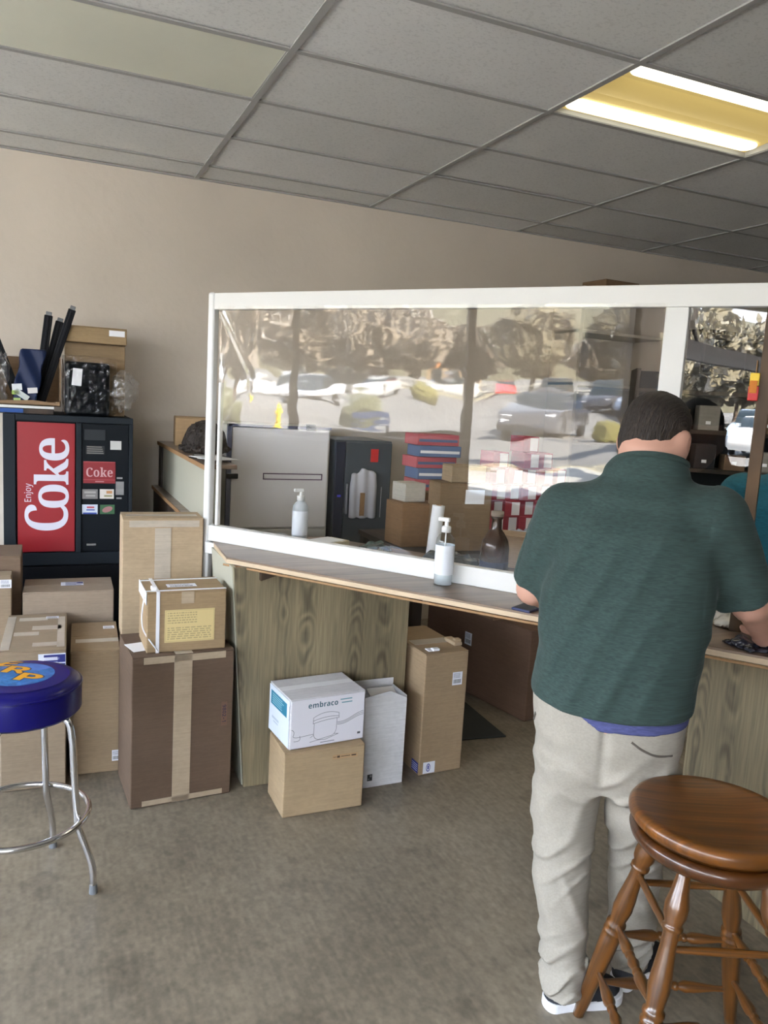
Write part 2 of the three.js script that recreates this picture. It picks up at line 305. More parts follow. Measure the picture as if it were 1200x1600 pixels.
{ // storefront on the left: sill wall, header and four windows between dark mullions
  const zs = [-4.96, -3.06, -1.16, 0.74, 2.64, 3.9], sill = 1.12, low = 0.4, top = 2.9;
  const w = structGroup('wall_left');
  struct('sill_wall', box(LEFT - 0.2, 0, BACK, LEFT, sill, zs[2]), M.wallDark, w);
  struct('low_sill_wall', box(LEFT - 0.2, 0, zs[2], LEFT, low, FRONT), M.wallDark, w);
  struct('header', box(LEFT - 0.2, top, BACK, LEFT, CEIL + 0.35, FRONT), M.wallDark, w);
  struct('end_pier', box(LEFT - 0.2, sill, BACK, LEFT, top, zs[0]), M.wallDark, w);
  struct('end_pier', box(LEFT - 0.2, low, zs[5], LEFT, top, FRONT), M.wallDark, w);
  for (let i = 0; i < 5; i++) {
    const g = structGroup('window_' + (i + 1)), a = zs[i], b = zs[i + 1], y0 = i < 2 ? sill : low;
    struct('frame_bar', box(LEFT - 0.14, y0, a, LEFT - 0.02, top, a + 0.045), M.frameDark, g);
    struct('frame_bar', box(LEFT - 0.14, y0, b - 0.045, LEFT - 0.02, top, b), M.frameDark, g);
    struct('frame_bar', box(LEFT - 0.14, y0, a, LEFT - 0.02, y0 + 0.05, b), M.frameDark, g);
    struct('frame_bar', box(LEFT - 0.14, top - 0.05, a, LEFT - 0.02, top, b), M.frameDark, g);
    const p = new THREE.PlaneGeometry(b - a - 0.08, top - y0 - 0.09); p.rotateY(Math.PI / 2); p.translate(LEFT - 0.08, (top + y0) / 2, (a + b) / 2);
    struct('pane', p, M.glass, g);
  }
  struct('trim_1', box(LEFT - 0.02, sill - 0.04, BACK, LEFT + 0.1, sill, zs[2]), M.whiteWood);
  struct('trim_2', box(LEFT - 0.02, low - 0.04, zs[2], LEFT + 0.1, low, FRONT), M.whiteWood);
}
// ---------------------------------------------------------------- ceiling lamps
function troffer(i, j, lit, label) {
  const W = 1.2192, D = 0.6096, x0 = 0.913 + i * W + 0.0125, z1 = -3.254 - j * D - 0.0125, w = W - 0.025, d = D - 0.025;
  const t = thing('ceiling_light', label, 'light', [x0 + w / 2, CEIL, z1 - d / 2]);
  part(t, 'housing', join(box(-w / 2, 0.08, -d / 2, w / 2, 0.1, d / 2), box(-w / 2, 0, -d / 2, -w / 2 + 0.008, 0.08, d / 2), box(w / 2 - 0.008, 0, -d / 2, w / 2, 0.08, d / 2), box(-w / 2, 0, -d / 2, w / 2, 0.08, -d / 2 + 0.006), box(-w / 2, 0, d / 2 - 0.006, w / 2, 0.08, d / 2)), M.grid);
  if (lit) {
    const glow = mat({ color: C(0.8, 0.8, 0.78), emissive: C(1, 0.95, 0.74), emissiveIntensity: 0.75 });
    const amber = mat({ color: C(0.6, 0.46, 0.16), emissive: C(0.5, 0.36, 0.12), emissiveIntensity: 0.2, roughness: 0.6 });
    for (const s of [-1, 1]) {
      const tubeG = new THREE.CapsuleGeometry(0.055, w - 0.16, 6, 16); tubeG.rotateZ(Math.PI / 2); tubeG.scale(1, 0.3, 1); tubeG.translate(0, 0.022, s * (d / 2 - 0.075));
      part(t, 'lit_tube', metric(tubeG), glow, 'bright white lit tube strip');
      const l = new THREE.RectAreaLight(C(1, 0.9, 0.68), 4.5, w - 0.1, 0.1); l.name = 'tube_light'; l.position.set(0, -0.004, s * (d / 2 - 0.075)); l.rotation.x = -Math.PI / 2; t.add(l);
    }
    const sh = new THREE.Shape(); sh.moveTo(-d / 2 + 0.004, 0.02); sh.quadraticCurveTo(-d / 4, 0.03, -d / 6, 0.036); sh.quadraticCurveTo(0, 0.016, d / 6, 0.036); sh.quadraticCurveTo(d / 4, 0.03, d / 2 - 0.004, 0.02); sh.lineTo(d / 2 - 0.004, 0.075); sh.lineTo(-d / 2 + 0.004, 0.075);
    const g = new THREE.ExtrudeGeometry(sh, { depth: w - 0.02, bevelEnabled: false, curveSegments: 10 }); g.translate(0, 0, -(w - 0.02) / 2); g.rotateY(Math.PI / 2);
    part(t, 'diffuser', metric(g), amber, 'yellowed acrylic diffuser');
  } else part(t, 'diffuser', box(-w / 2 + 0.004, 0.002, -d / 2 + 0.004, w / 2 - 0.004, 0.01, d / 2 - 0.004), mat({ color: C(0.86, 0.86, 0.72), map: T.plaster, roughness: 0.5 }), 'pale yellowed diffuser sheet');
  return t;
}
troffer(1, -1, true, 'lit fluorescent ceiling light with two white tubes and yellowed diffuser');
troffer(-1, 0, false, 'unlit ceiling light with a flat pale yellow diffuser sheet');
// ---------------------------------------------------------------- counter and booth
const ANG = THREE.MathUtils.degToRad(-52), ORG = [0.7165, 0, -3.678];     // screen line: local x runs along it, local z towards the customers
const onScreen = (s, y, off) => [ORG[0] + 0.6157 * s - 0.788 * off, y, ORG[2] + 0.788 * s + 0.6157 * off];
function slab(pts, y0, y1, bevel = 0.002) {
  const sh = new THREE.Shape(pts.map(([x, z]) => new THREE.Vector2(x, -z)));
  const g = new THREE.ExtrudeGeometry(sh, { depth: y1 - y0 - 2 * bevel, bevelEnabled: bevel > 0, bevelThickness: bevel, bevelSize: bevel, bevelOffset: -bevel, bevelSegments: 1 });
  g.rotateX(-Math.PI / 2); g.translate(0, y0 + bevel, 0);
  return metric(g);
}
{
  const top = [[0.712, -3.263], [2.31, -1.203], [2.86, -1.63], [1.28, -3.71], [0.79, -3.71], [0.79, -3.64], [0.728, -3.64]];
  const t = thing('counter', 'diagonal service counter with worn brown laminate top over grey oak pedestals', 'counter', [0, 0, 0]);
  part(t, 'worktop', slab(top, 0.992, 1.0, 0.001), M.lam);
  part(t, 'core_board', slab(top.map(([x, z]) => [x, z]), 0.974, 0.992, 0.001), M.plyPale, 'raw plywood edge under the laminate');
  part(t, 'edge_strip', rod([0.7, 0.969, -3.262], [2.31, 0.969, -1.192], 0.005, 0.005, 8), M.ply);
  { // pedestal facing the room: slightly splayed left edge
    const sh = new THREE.Shape([[0.793, 0.0], [1.537, 0.0], [1.537, 0.974], [0.722, 0.974]].map(([x, y]) => new THREE.Vector2(x, y)));
    const g = new THREE.ExtrudeGeometry(sh, { depth: 0.016, bevelEnabled: true, bevelSize: 0.002, bevelThickness: 0.002, bevelOffset: -0.002, bevelSegments: 1 }); g.translate(0, 0, -3.178);
    part(t, 'front_panel', metric(g), M.oak, 'grey washed oak panel');
    part(t, 'side_panel', box(1.52, 0.0, -3.62, 1.536, 0.974, -3.18), M.oakPale);
    const side = new THREE.BufferGeometry();
    const q = [[0.718, 0.974, -3.183], [0.718, 0.974, -3.62], [0.79, 0.001, -3.62], [0.79, 0.001, -3.183], [0.734, 0.974, -3.183], [0.734, 0.974, -3.62], [0.806, 0.001, -3.62], [0.806, 0.001, -3.183]];
    side.setAttribute('position', new THREE.Float32BufferAttribute(q.flat(), 3)); side.setIndex([0, 1, 2, 0, 2, 3, 4, 6, 5, 4, 7, 6, 0, 4, 5, 0, 5, 1, 3, 2, 6, 3, 6, 7, 0, 3, 7, 0, 7, 4, 1, 5, 6, 1, 6, 2]);
    const sg = side.toNonIndexed(); sg.computeVertexNormals();
    part(t, 'side_panel', metric(sg), M.paleGreen, 'pale greenish side panel');
  }
  { // pedestal on the right, running towards the camera
    part(t, 'front_panel', box(2.206, 0, -2.1, 2.222, 0.974, -1.36, 0.001), M.oak);
    part(t, 'side_panel', box(2.222, 0, -2.1, 2.9, 0.974, -2.084), M.oakPale);
    part(t, 'side_panel', box(2.222, 0, -1.376, 2.42, 0.974, -1.36), M.oakPale);
    const br = new THREE.Shape([new THREE.Vector2(0, 0), new THREE.Vector2(0.16, 0), new THREE.Vector2(0, -0.05)]);
    const bg = new THREE.ExtrudeGeometry(br, { depth: 0.03, bevelEnabled: false }); bg.translate(0.83, 0.972, -3.16);
    part(t, 'bracket', metric(bg), M.brownWood, 'brown wooden bracket under the top');
  }
}
{ // booth partition running back to the wall
  const t = thing('booth_partition', 'pale grey-green booth partition with brown top board and low ledge, behind the boxes', 'partition', [0.72, 0, -5.42]);
  part(t, 'panel', box(0, 0, 0.12, 0.04, 1.325, 1.7), M.paleGreen);
  part(t, 'end_panel', box(-0.012, 0, 0, 0.05, 1.325, 0.12, 0.002), M.darkWood, 'dark brown end panel at the wall');
  part(t, 'top_board', box(-0.02, 1.325, 0, 0.14, 1.345, 1.66, 0.003), M.lam);
  part(t, 'edge_strip', box(-0.024, 1.322, 0, -0.02, 1.345, 1.7, 0.001), M.ply);
  part(t, 'ledge', box(-0.052, 1.03, 0, 0, 1.05, 1.7, 0.003), M.lam);
  part(t, 'ledge_edge', box(-0.056, 1.028, 0, -0.052, 1.05, 1.7, 0.001), M.ply);
  part(t, 'ledge_panel', box(-0.042, 0, 0, -0.03, 1.03, 1.7), M.darkWood);
}
{ // white framed screen with a loose clear sheet
  const t = thing('counter_screen', 'white framed screen with loose clear plastic sheet standing on the counter', 'screen', ORG, ANG);
  part(t, 'corner_post', box(-0.026, 0, -0.02, 0.012, 2.134, 0.022, 0.012), M.white);
  part(t, 'top_rail', box(0.012, 2.057, -0.02, 3.3, 2.13, 0.02, 0.003), M.whiteWood);
  part(t, 'bottom_rail', box(0.012, 1.0, -0.02, 1.968, 1.074, 0.022, 0.003), M.whiteWood);
  part(t, 'post', box(1.964, 1.0, -0.03, 2.038, 2.057, 0.018, 0.003), M.whiteWood);
  part(t, 'post', box(3.22, 1.0, -0.03, 3.3, 2.057, 0.018, 0.003), M.whiteWood);
  part(t, 'short_post', box(0.042, 1.074, -0.012, 0.058, 1.735, 0.014, 0.006), M.white, 'short slim white post');
  part(t, 'foot_block', box(0.0, 0.94, 0.0, 0.06, 0.992, 0.03, 0.004), M.white);
  // the sheet: hangs off the top rail, drawn back at the foot, with ripples and a creased left edge
  const nx = 260, ny = 150, p = [], idx = [], uv = [];
  const left = (v) => 0.035 + 0.035 * (1 - v) + 0.006 * Math.sin(v * 9);
  const H = (s, y) => {
    const v = (y - 1.06) / 1.01, e = Math.exp(-Math.max(0, s - 0.05) / 0.16);
    let h = 0.0205 - 0.0224 * 1.01 * (1 - v) ;
    h += 0.00036 * n3(s * 3.2, y * 6, 1.3) + 0.00012 * n3(s * 7, y * 20, 4.2) + 0.00004 * n3(s * 10, y * 52, 9.1);
    h += e * (0.0016 * Math.sin((s * 1.0 - (v - 1) * 0.3) * 26) * v + 0.0006 * n3(s * 16, y * 10, 2.2));
    const ct = Math.max(0, Math.min(1, (2.05 - y) / 0.27)), cd = s - (0.055 + 0.17 * ct); h += 0.0022 * Math.exp(-((cd / 0.012) ** 2)) * (1 - ct * 0.5) * (y > 1.75 ? 1 : Math.max(0, 1 - (1.75 - y) / 0.1));
    return h;
  };
  for (let j = 0; j <= ny; j++) for (let i = 0; i <= nx; i++) { const v = j / ny, s = left(v) + (1.97 - left(v)) * i / nx, y = 1.05 + 1.02 * v; p.push(s, y, H(s, y)); uv.push(s, y); }
  for (let j = 0; j < ny; j++) for (let i = 0; i < nx; i++) { const a = j * (nx + 1) + i; idx.push(a, a + 1, a + nx + 2, a, a + nx + 2, a + nx + 1); }
  const g = new THREE.BufferGeometry(); g.setAttribute('position', new THREE.Float32BufferAttribute(p, 3)); g.setAttribute('uv', new THREE.Float32BufferAttribute(uv, 2)); g.setIndex(idx); g.computeVertexNormals();
  part(t, 'clear_sheet', g, M.film, 'rippled clear plastic sheet mirroring the street');
  const pg = new THREE.PlaneGeometry(0.232, 0.66, 20, 40), pp = pg.attributes.position;
  for (let i = 0; i < pp.count; i++) { const y = pp.getY(i); pp.setZ(i, 0.008 * y / 1.0 + 0.0001 * n3(pp.getX(i) * 9, y * 9, 3)); }
  pg.computeVertexNormals(); pg.translate(2.155, 1.745, 0);
  part(t, 'clear_pane', pg, M.pane, 'smooth clear pane above the service opening');
  part(t, 'wood_stud', box(2.272, 1.0, -0.02, 2.31, 2.057, 0.02, 0.002), M.brownWood, 'brown wooden stud');
}
// ---------------------------------------------------------------- cardboard boxes
const printM = {};
function print(key, w, h, draw) { return (printM[key] ??= mat({ map: canvasTex(w, h, draw), roughness: 0.65 })); }
const scribble = (c, x, y, w, h, n, col = '#667') => { c.fillStyle = col; for (let i = 0; i < n; i++) { const yy = y + (i + 0.3) * h / n; let xx = x; while (xx < x + w) { const l = Math.min(x + w - xx, (0.03 + 0.1 * rnd()) * w); c.fillRect(xx, yy, l, h / n * 0.45); xx += l + 0.03 * w; } } };
const shipLabel = print('ship', 128, 128, (c, w, h) => { c.fillStyle = '#dfe0e8'; c.fillRect(0, 0, w, h); scribble(c, 12, 10, 90, 50, 5); c.fillStyle = '#555'; for (let i = 0; i < 26; i++) c.fillRect(14 + i * 3.8, 72, 1 + 2 * rnd(), 40); });
const blueLabel = print('blue', 128, 96, (c, w, h) => { c.fillStyle = '#dfe3f0'; c.fillRect(0, 0, w, h); c.fillStyle = '#222a78'; c.fillRect(26, 6, 100, 12); c.fillRect(26, 34, 100, 9); c.fillRect(90, 6, 36, 40); c.fillRect(26, 52, 100, 8); c.fillRect(26, 68, 60, 8); c.fillRect(26, 84, 90, 8); c.fillStyle = '#dfe3f0'; scribble(c, 30, 20, 70, 12, 2, '#b8bce0'); });
function decal(parent, name, m, w, h, [x, y, z], rx = 0, ry = 0, rz = 0, label) {
  const g = new RoundedBoxGeometry(w, h, 0.0012, 1, 0.0004), o = part(parent, name, g, m, label);
  o.position.set(x, y, z); o.rotation.set(rx, ry, rz, 'YXZ'); return o;
}
// a closed carton: local origin at its front-left-bottom corner, front towards +z
function carton(label, w, h, d, [x, y, z], turn, color, o = {}) {
  const t = thing(o.name ?? 'cardboard_box', label, 'box', [x, y, z], turn, o.group), m = card(...color);
  const g = new RoundedBoxGeometry(w, h - 0.004, d, 4, 0.006); 
  const p = g.attributes.position; // soft sides
  for (let i = 0; i < p.count; i++) { const a = p.getX(i) / w, b = p.getY(i) / h, c = p.getZ(i) / d, q = 0.004 * (o.soft ?? 1) * (0.25 - b * b); p.setX(i, p.getX(i) + Math.sign(a) * (Math.abs(a) > 0.45 ? q * (1 - 4 * c * c) : 0)); p.setZ(i, p.getZ(i) + Math.sign(c) * (Math.abs(c) > 0.45 ? q * (1 - 4 * a * a) : 0)); }
  g.translate(w / 2, (h - 0.004) / 2, -d / 2); metric(g);
  part(t, 'box_body', g, m);
  if (!o.open) {
    const fl = o.along === 'z';
    const f1 = fl ? box(0.001, h - 0.004, -d + 0.001, w / 2 - 0.001, h, -0.001, 0.001) : box(0.001, h - 0.004, -d / 2 + 0.001, w - 0.001, h, -0.001, 0.001);
    const f2 = fl ? box(w / 2 + 0.001, h - 0.004, -d + 0.001, w - 0.001, h, -0.001, 0.001) : box(0.001, h - 0.004, -d + 0.001, w - 0.001, h, -d / 2 - 0.001, 0.001);
    part(t, 'flap', f1, m); part(t, 'flap', f2, m);
  }
  for (const [kind, ...q] of o.tapes ?? []) {
    if (kind === 'front') { const [tx, ty, tw, th, mt] = q; part(t, 'packing_tape', box(tx, ty, 0.0002, tx + tw, ty + th, 0.0016 + 0.004 * 0.25, 0.0004), mt ?? M.tape); }
    if (kind === 'top') { const [tx, tz, tw, td, mt] = q; part(t, 'packing_tape', box(tx, h - 0.0005, -tz - td, tx + tw, h + 0.0009, -tz, 0.0004), mt ?? M.tapePale); }
    if (kind === 'side') { const [tz, ty, td, th, mt] = q; part(t, 'packing_tape', box(-0.0016 - 0.001, ty, -tz - td, -0.0002, ty + th, -tz, 0.0004), mt ?? M.tape); }
  }
  for (const [kind, m2, lw, lh, a, b, nm, lb, rz] of o.labels ?? []) {
    if (kind === 'front') decal(t, nm ?? 'shipping_label', m2, lw, lh, [a, b, 0.0018], 0, 0, rz ?? 0, lb);
    if (kind === 'top') decal(t, nm ?? 'shipping_label', m2, lw, lh, [a, h + 0.0012, -b], -Math.PI / 2, 0, rz ?? 0, lb);
    if (kind === 'side') decal(t, nm ?? 'shipping_label', m2, lw, lh, [-0.0028, b, -a], 0, -Math.PI / 2, rz ?? 0, lb);
  }
  return t;
}
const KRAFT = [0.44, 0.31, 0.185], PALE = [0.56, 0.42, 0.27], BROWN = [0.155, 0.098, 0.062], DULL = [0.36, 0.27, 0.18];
{ // big brown box by the counter
  const codeM = mat({ map: canvasTex(160, 40, (c, w, h) => { c.fillStyle = '#6d5242'; c.fillRect(0, 0, w, h); c.fillStyle = '#2a2440'; c.font = 'bold 34px monospace'; c.textAlign = 'center'; c.fillText('9802-1', w / 2, 32); }), roughness: 0.9 });
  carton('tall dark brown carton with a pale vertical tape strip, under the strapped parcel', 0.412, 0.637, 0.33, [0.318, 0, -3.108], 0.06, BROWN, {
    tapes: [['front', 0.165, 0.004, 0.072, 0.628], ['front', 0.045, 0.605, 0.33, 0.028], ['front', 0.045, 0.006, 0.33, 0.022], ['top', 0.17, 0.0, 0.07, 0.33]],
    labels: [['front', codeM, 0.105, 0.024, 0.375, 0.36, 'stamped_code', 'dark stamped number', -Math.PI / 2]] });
}
{ // the parcel with white straps
  const slip = print('slip', 256, 160, (c, w, h) => { c.fillStyle = '#d3bd86'; c.fillRect(0, 0, w, h); scribble(c, 14, 10, 150, 60, 5, '#a4946a'); scribble(c, 14, 84, 225, 64, 6, '#a4946a'); c.strokeStyle = '#9a8a62'; c.strokeRect(5, 5, w - 10, h - 10); });
  const t = carton('small kraft parcel with white straps and a yellow packing slip, on a dark carton', 0.318, 0.25, 0.24, [0.376, 0.637, -3.15], 0.01, [0.42, 0.29, 0.16], {
    tapes: [['front', 0.135, 0.2, 0.05, 0.048, M.tape]], labels: [['front', slip, 0.2, 0.135, 0.17, 0.108, 'packing_slip', 'yellow packing slip'], ['top', shipLabel, 0.12, 0.05, 0.15, 0.1]] });
  const st = phys({ color: C(0.8, 0.8, 0.84), roughness: 0.4 });
  part(t, 'strap', join(box(0.036, 0.0, 0.001, 0.05, 0.25, 0.0032, 0.0008), box(0.036, 0.25, -0.241, 0.05, 0.2524, 0.003, 0.0008)), st, 'white plastic strap');
  part(t, 'strap', join(box(-0.0035, 0.2, -0.24, -0.001, 0.25, -0.001, 0.0005), box(-0.002, 0.249, -0.03, 0.32, 0.2522, -0.018, 0.0008), box(-0.002, 0.249, -0.215, 0.32, 0.2522, -0.203, 0.0008)), st);
  part(t, 'strap', tube([[0.0, 0.252, -0.02], [-0.014, 0.2, -0.01], [-0.012, 0.1, -0.012], [0.03, 0.03, 0.006], [0.044, 0.01, 0.004]], 0.003, 30, 6), st, 'loose white strap end');
  part(t, 'buckle', box(0.02, 0.25, -0.06, 0.044, 0.266, -0.03, 0.004), st);
  const slip2 = thing('paper_slip', 'white paper slip lying beside the strapped parcel on the brown carton', 'paper', [0.345, 0.638, -3.24], 0.25);
  part(slip2, 'sheet', box(-0.03, 0, -0.05, 0.06, 0.002, 0.06, 0.0008), M.labelWhite);
}
carton('tall upright kraft carton with a wide tape strip, behind the strapped parcel', 0.36, 1.105, 0.2, [0.325, 0, -3.66], -0.03, PALE, { tapes: [['front', 0.142, 0.4, 0.072, 0.66, M.tapePale], ['front', 0.03, 1.065, 0.31, 0.03, M.tapePale], ['top', 0.02, 0.07, 0.32, 0.05]] });
carton('kraft carton with patched tape on its lid and a blue label, behind the blue stool', 0.252, 0.6, 0.56, [-0.167, 0, -3.402], -0.03, DULL, {
  tapes: [['top', 0.0, 0.03, 0.035, 0.5], ['top', 0.04, 0.22, 0.1, 0.05], ['top', 0.12, 0.06, 0.1, 0.05], ['top', 0.11, 0.3, 0.12, 0.06], ['top', 0.05, 0.45, 0.12, 0.05], ['top', 0.215, 0.04, 0.03, 0.46], ['front', 0.0, 0.3, 0.07, 0.04, M.tapePale]],
  labels: [['front', blueLabel, 0.105, 0.08, 0.198, 0.545], ['top', shipLabel, 0.055, 0.035, 0.19, 0.49]] });
carton('plain kraft carton with two white stickers, between blue stool and dark brown carton', 0.202, 0.56, 0.44, [0.103, 0, -3.476], -0.04, [0.35, 0.25, 0.15], {
  tapes: [['top', 0.02, 0.12, 0.18, 0.05]], labels: [['top', shipLabel, 0.05, 0.045, 0.165, 0.34], ['front', shipLabel, 0.036, 0.05, 0.19, 0.075]] });
carton('wide wrinkled kraft carton with a blue sticker on its lid, before the vending machine', 0.41, 0.7, 0.28, [-0.092, 0, -3.985], -0.02, [0.4, 0.31, 0.23], { soft: 2.5, labels: [['top', blueLabel, 0.105, 0.07, 0.22, 0.15]] });
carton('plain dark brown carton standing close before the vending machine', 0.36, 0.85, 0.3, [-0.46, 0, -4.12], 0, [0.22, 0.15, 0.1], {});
carton('kraft carton with a white sticker, standing just before the plain dark brown carton', 0.34, 0.79, 0.1, [-0.478, 0, -3.97], 0, DULL, { labels: [['front', shipLabel, 0.05, 0.04, 0.315, 0.75]] });
// at the foot of the counter
{
  carton('low square kraft carton with a small printed line, carrying the white compressor box', 0.348, 0.276, 0.225, [0.881, 0, -2.863], 0, [0.5, 0.36, 0.21], {
    labels: [['front', mat({ map: canvasTex(160, 24, (c, w, h) => { c.fillStyle = '#b1906a'; c.fillRect(0, 0, w, h); c.fillStyle = '#4a3a2c'; c.fillRect(4, 10, 20, 3); c.fillRect(28, 5, 18, 12); c.fillRect(52, 9, 60, 4); c.fillRect(120, 7, 30, 8); }), roughness: 0.9 }), 0.11, 0.018, 0.26, 0.235, 'printed_mark']] });
  const front = print('comp', 512, 320, (c, w, h) => {
    c.fillStyle = '#e0dee5'; c.fillRect(0, 0, w, h);
    c.fillStyle = '#3c5f6c'; c.font = 'bold 50px sans-serif'; c.fillText('embraco', 110, 62);
    c.fillStyle = '#5f93a0'; c.fillRect(336, 26, 84, 7); c.fillRect(346, 48, 76, 7);
    c.strokeStyle = '#54575f'; c.lineWidth = 2.5;
    const P = (f) => { c.beginPath(); f(); c.stroke(); };
    P(() => { c.moveTo(152, 130); c.quadraticCurveTo(235, 82, 330, 118); c.lineTo(332, 152); c.quadraticCurveTo(240, 150, 150, 170); c.closePath(); });
    P(() => { c.moveTo(150, 152); c.quadraticCurveTo(240, 125, 332, 140); }); P(() => { c.moveTo(158, 172); c.lineTo(156, 245); c.quadraticCurveTo(160, 275, 190, 282); c.lineTo(285, 268); c.quadraticCurveTo(312, 255, 315, 225); c.lineTo(318, 152); });
    P(() => { c.moveTo(132, 262); c.lineTo(156, 248); }); P(() => { c.moveTo(130, 292); c.lineTo(192, 284); c.lineTo(240, 288); c.lineTo(330, 262); c.lineTo(300, 258); });
    for (const d of [0, 9, 18]) P(() => { c.moveTo(320, 180 + d); c.bezierCurveTo(400, 190 + d, 430, 140 + d, 508, 128 + d * 1.3); });
    P(() => { c.moveTo(156, 240); c.lineTo(70, 246); c.quadraticCurveTo(20, 250, 14, 236); c.quadraticCurveTo(30, 200, 2, 190); }); P(() => { c.moveTo(60, 238); c.quadraticCurveTo(75, 280, 20, 270); });
    c.fillStyle = '#54575f'; c.fillRect(205, 302, 100, 4); c.fillRect(470, 272, 22, 14);
  });
  const side = print('compside', 256, 300, (c, w, h) => { c.fillStyle = '#d9e2ee'; c.fillRect(0, 0, w, h); c.fillStyle = '#2b7d98'; c.beginPath(); c.moveTo(20, 30); c.lineTo(w - 30, 30); c.lineTo(w - 30, 120); c.lineTo(20, 120); c.fill(); c.fillStyle = '#8cc0d0'; for (let i = 0; i < 5; i++) c.fillRect(40, 44 + i * 14, 120 + 40 * rnd(), 6); c.fillStyle = '#b8c4d4'; c.fillRect(40, 190, 90, 16); c.fillRect(60, 215, 60, 10); });
  const t = carton('white compressor box with teal side panel and line drawing, on the low kraft carton', 0.336, 0.212, 0.235, [0.905, 0.277, -2.884], 0.09, [0.84, 0.82, 0.84], { name: 'compressor_box', tapes: [['top', 0.0, 0.11, 0.33, 0.04, M.labelWhite]] });
  decal(t, 'printed_front', front, 0.326, 0.202, [0.168, 0.106, 0.0018]);
  decal(t, 'printed_side', side, 0.225, 0.2, [-0.0024, 0.106, -0.1175], 0, -Math.PI / 2);
}
{ // slim white open box
  const t = thing('white_box', 'slim upright white box, open at the top, leaning by the counter pedestal', 'box', [1.24, 0, -3.0], 0.02), m = mat({ color: C(0.86, 0.85, 0.86), map: T.card, roughness: 0.8 });
  const W = 0.238, H = 0.41, D = 0.15, k = 0.004;
  const fr = new THREE.Shape([[0, 0], [W, 0], [W, H - 0.012], [W * 0.66, H + 0.028], [0.02, H + 0.005], [0, H - 0.02]].map(([a, b]) => new THREE.Vector2(a, b)));
  const fg = new THREE.ExtrudeGeometry(fr, { depth: k, bevelEnabled: false }); fg.translate(0, 0, -k);
  part(t, 'front_wall', metric(fg), m); part(t, 'back_wall', box(0, 0, -D, W, H + 0.03, -D + k, 0.001), m);
  part(t, 'side_wall', box(0, 0, -D, k, H, 0, 0.001), m); part(t, 'side_wall', box(W - k, 0, -D, W, H, -0.001, 0.001), m); part(t, 'base', box(0, 0.001, -D, W, k, 0, 0.001), m);
  const fl = part(t, 'flap', box(0, 0, 0, W * 0.55, 0.003, 0.06, 0.001), M.labelWhite); fl.position.set(W * 0.4, H - 0.005, -D + 0.02); fl.rotation.x = 0.35;
  decal(t, 'printed_mark', print('blk', 64, 64, (c) => { c.fillStyle = '#222'; c.fillRect(0, 0, 64, 64); c.fillStyle = '#777'; c.fillRect(30, 8, 26, 20); c.fillRect(8, 40, 20, 12); }), 0.024, 0.03, [0.078, 0.046, 0.001]);
}
{
  const emb = print('emb', 128, 64, (c, w, h) => { c.fillStyle = '#dcdde4'; c.fillRect(0, 0, w, h); c.strokeStyle = '#3a4390'; c.lineWidth = 6; c.beginPath(); c.arc(56, 32, 20, 0, 7); c.stroke(); c.fillStyle = '#3a4390'; c.fillRect(48, 20, 16, 22); });
  const blueSide = print('bs', 96, 64, (c, w, h) => { c.fillStyle = '#232c7c'; c.fillRect(0, 0, w, h); scribble(c, 8, 8, 80, 48, 4, '#c9cde8'); });
  const t = carton('tall kraft carton with torn lid and a blue label at its foot, under the counter', 0.226, 0.578, 0.42, [1.575, 0, -3.034], 0.05, [0.4, 0.28, 0.165], {
    tapes: [['top', 0.02, 0.14, 0.19, 0.07, M.tapePale]], labels: [['front', shipLabel, 0.052, 0.062, 0.172, 0.45], ['front', emb, 0.062, 0.055, 0.052, 0.035, 'printed_emblem'], ['side', blueSide, 0.06, 0.05, 0.035, 0.036]] });
  part(t, 'torn_paper', join(box(0.03, 0.579, -0.07, 0.07, 0.584, -0.03, 0.002), box(0.05, 0.58, -0.05, 0.085, 0.592, -0.025, 0.003)), M.labelWhite, 'scrap of white torn label');
  part(t, 'torn_edge', join(box(0.19, 0.578, -0.17, 0.232, 0.596, -0.07, 0.005), box(0.205, 0.575, -0.12, 0.238, 0.604, -0.09, 0.004)), card(...PALE), 'ragged torn cardboard edge');
}
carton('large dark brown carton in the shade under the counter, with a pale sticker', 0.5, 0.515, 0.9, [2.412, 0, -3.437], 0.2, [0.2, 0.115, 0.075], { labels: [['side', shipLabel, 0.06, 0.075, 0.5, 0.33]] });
{
  const t = carton('flat kraft carton lying on the large dark brown carton under the counter', 0.42, 0.11, 0.5, [2.3, 0.516, -3.65], 0.2, [0.3, 0.19, 0.11], { labels: [['front', shipLabel, 0.06, 0.03, 0.1, 0.08]] });
  const r = thing('floor_mat', 'dark grey floor mat on the ground behind the torn kraft carton', 'mat', [0, 0, 0]);
  part(r, 'pad', slab([[1.93, -3.32], [2.205, -3.292], [2.226, -3.76], [1.95, -3.8]], 0.0, 0.01, 0.003), M.mat);
}
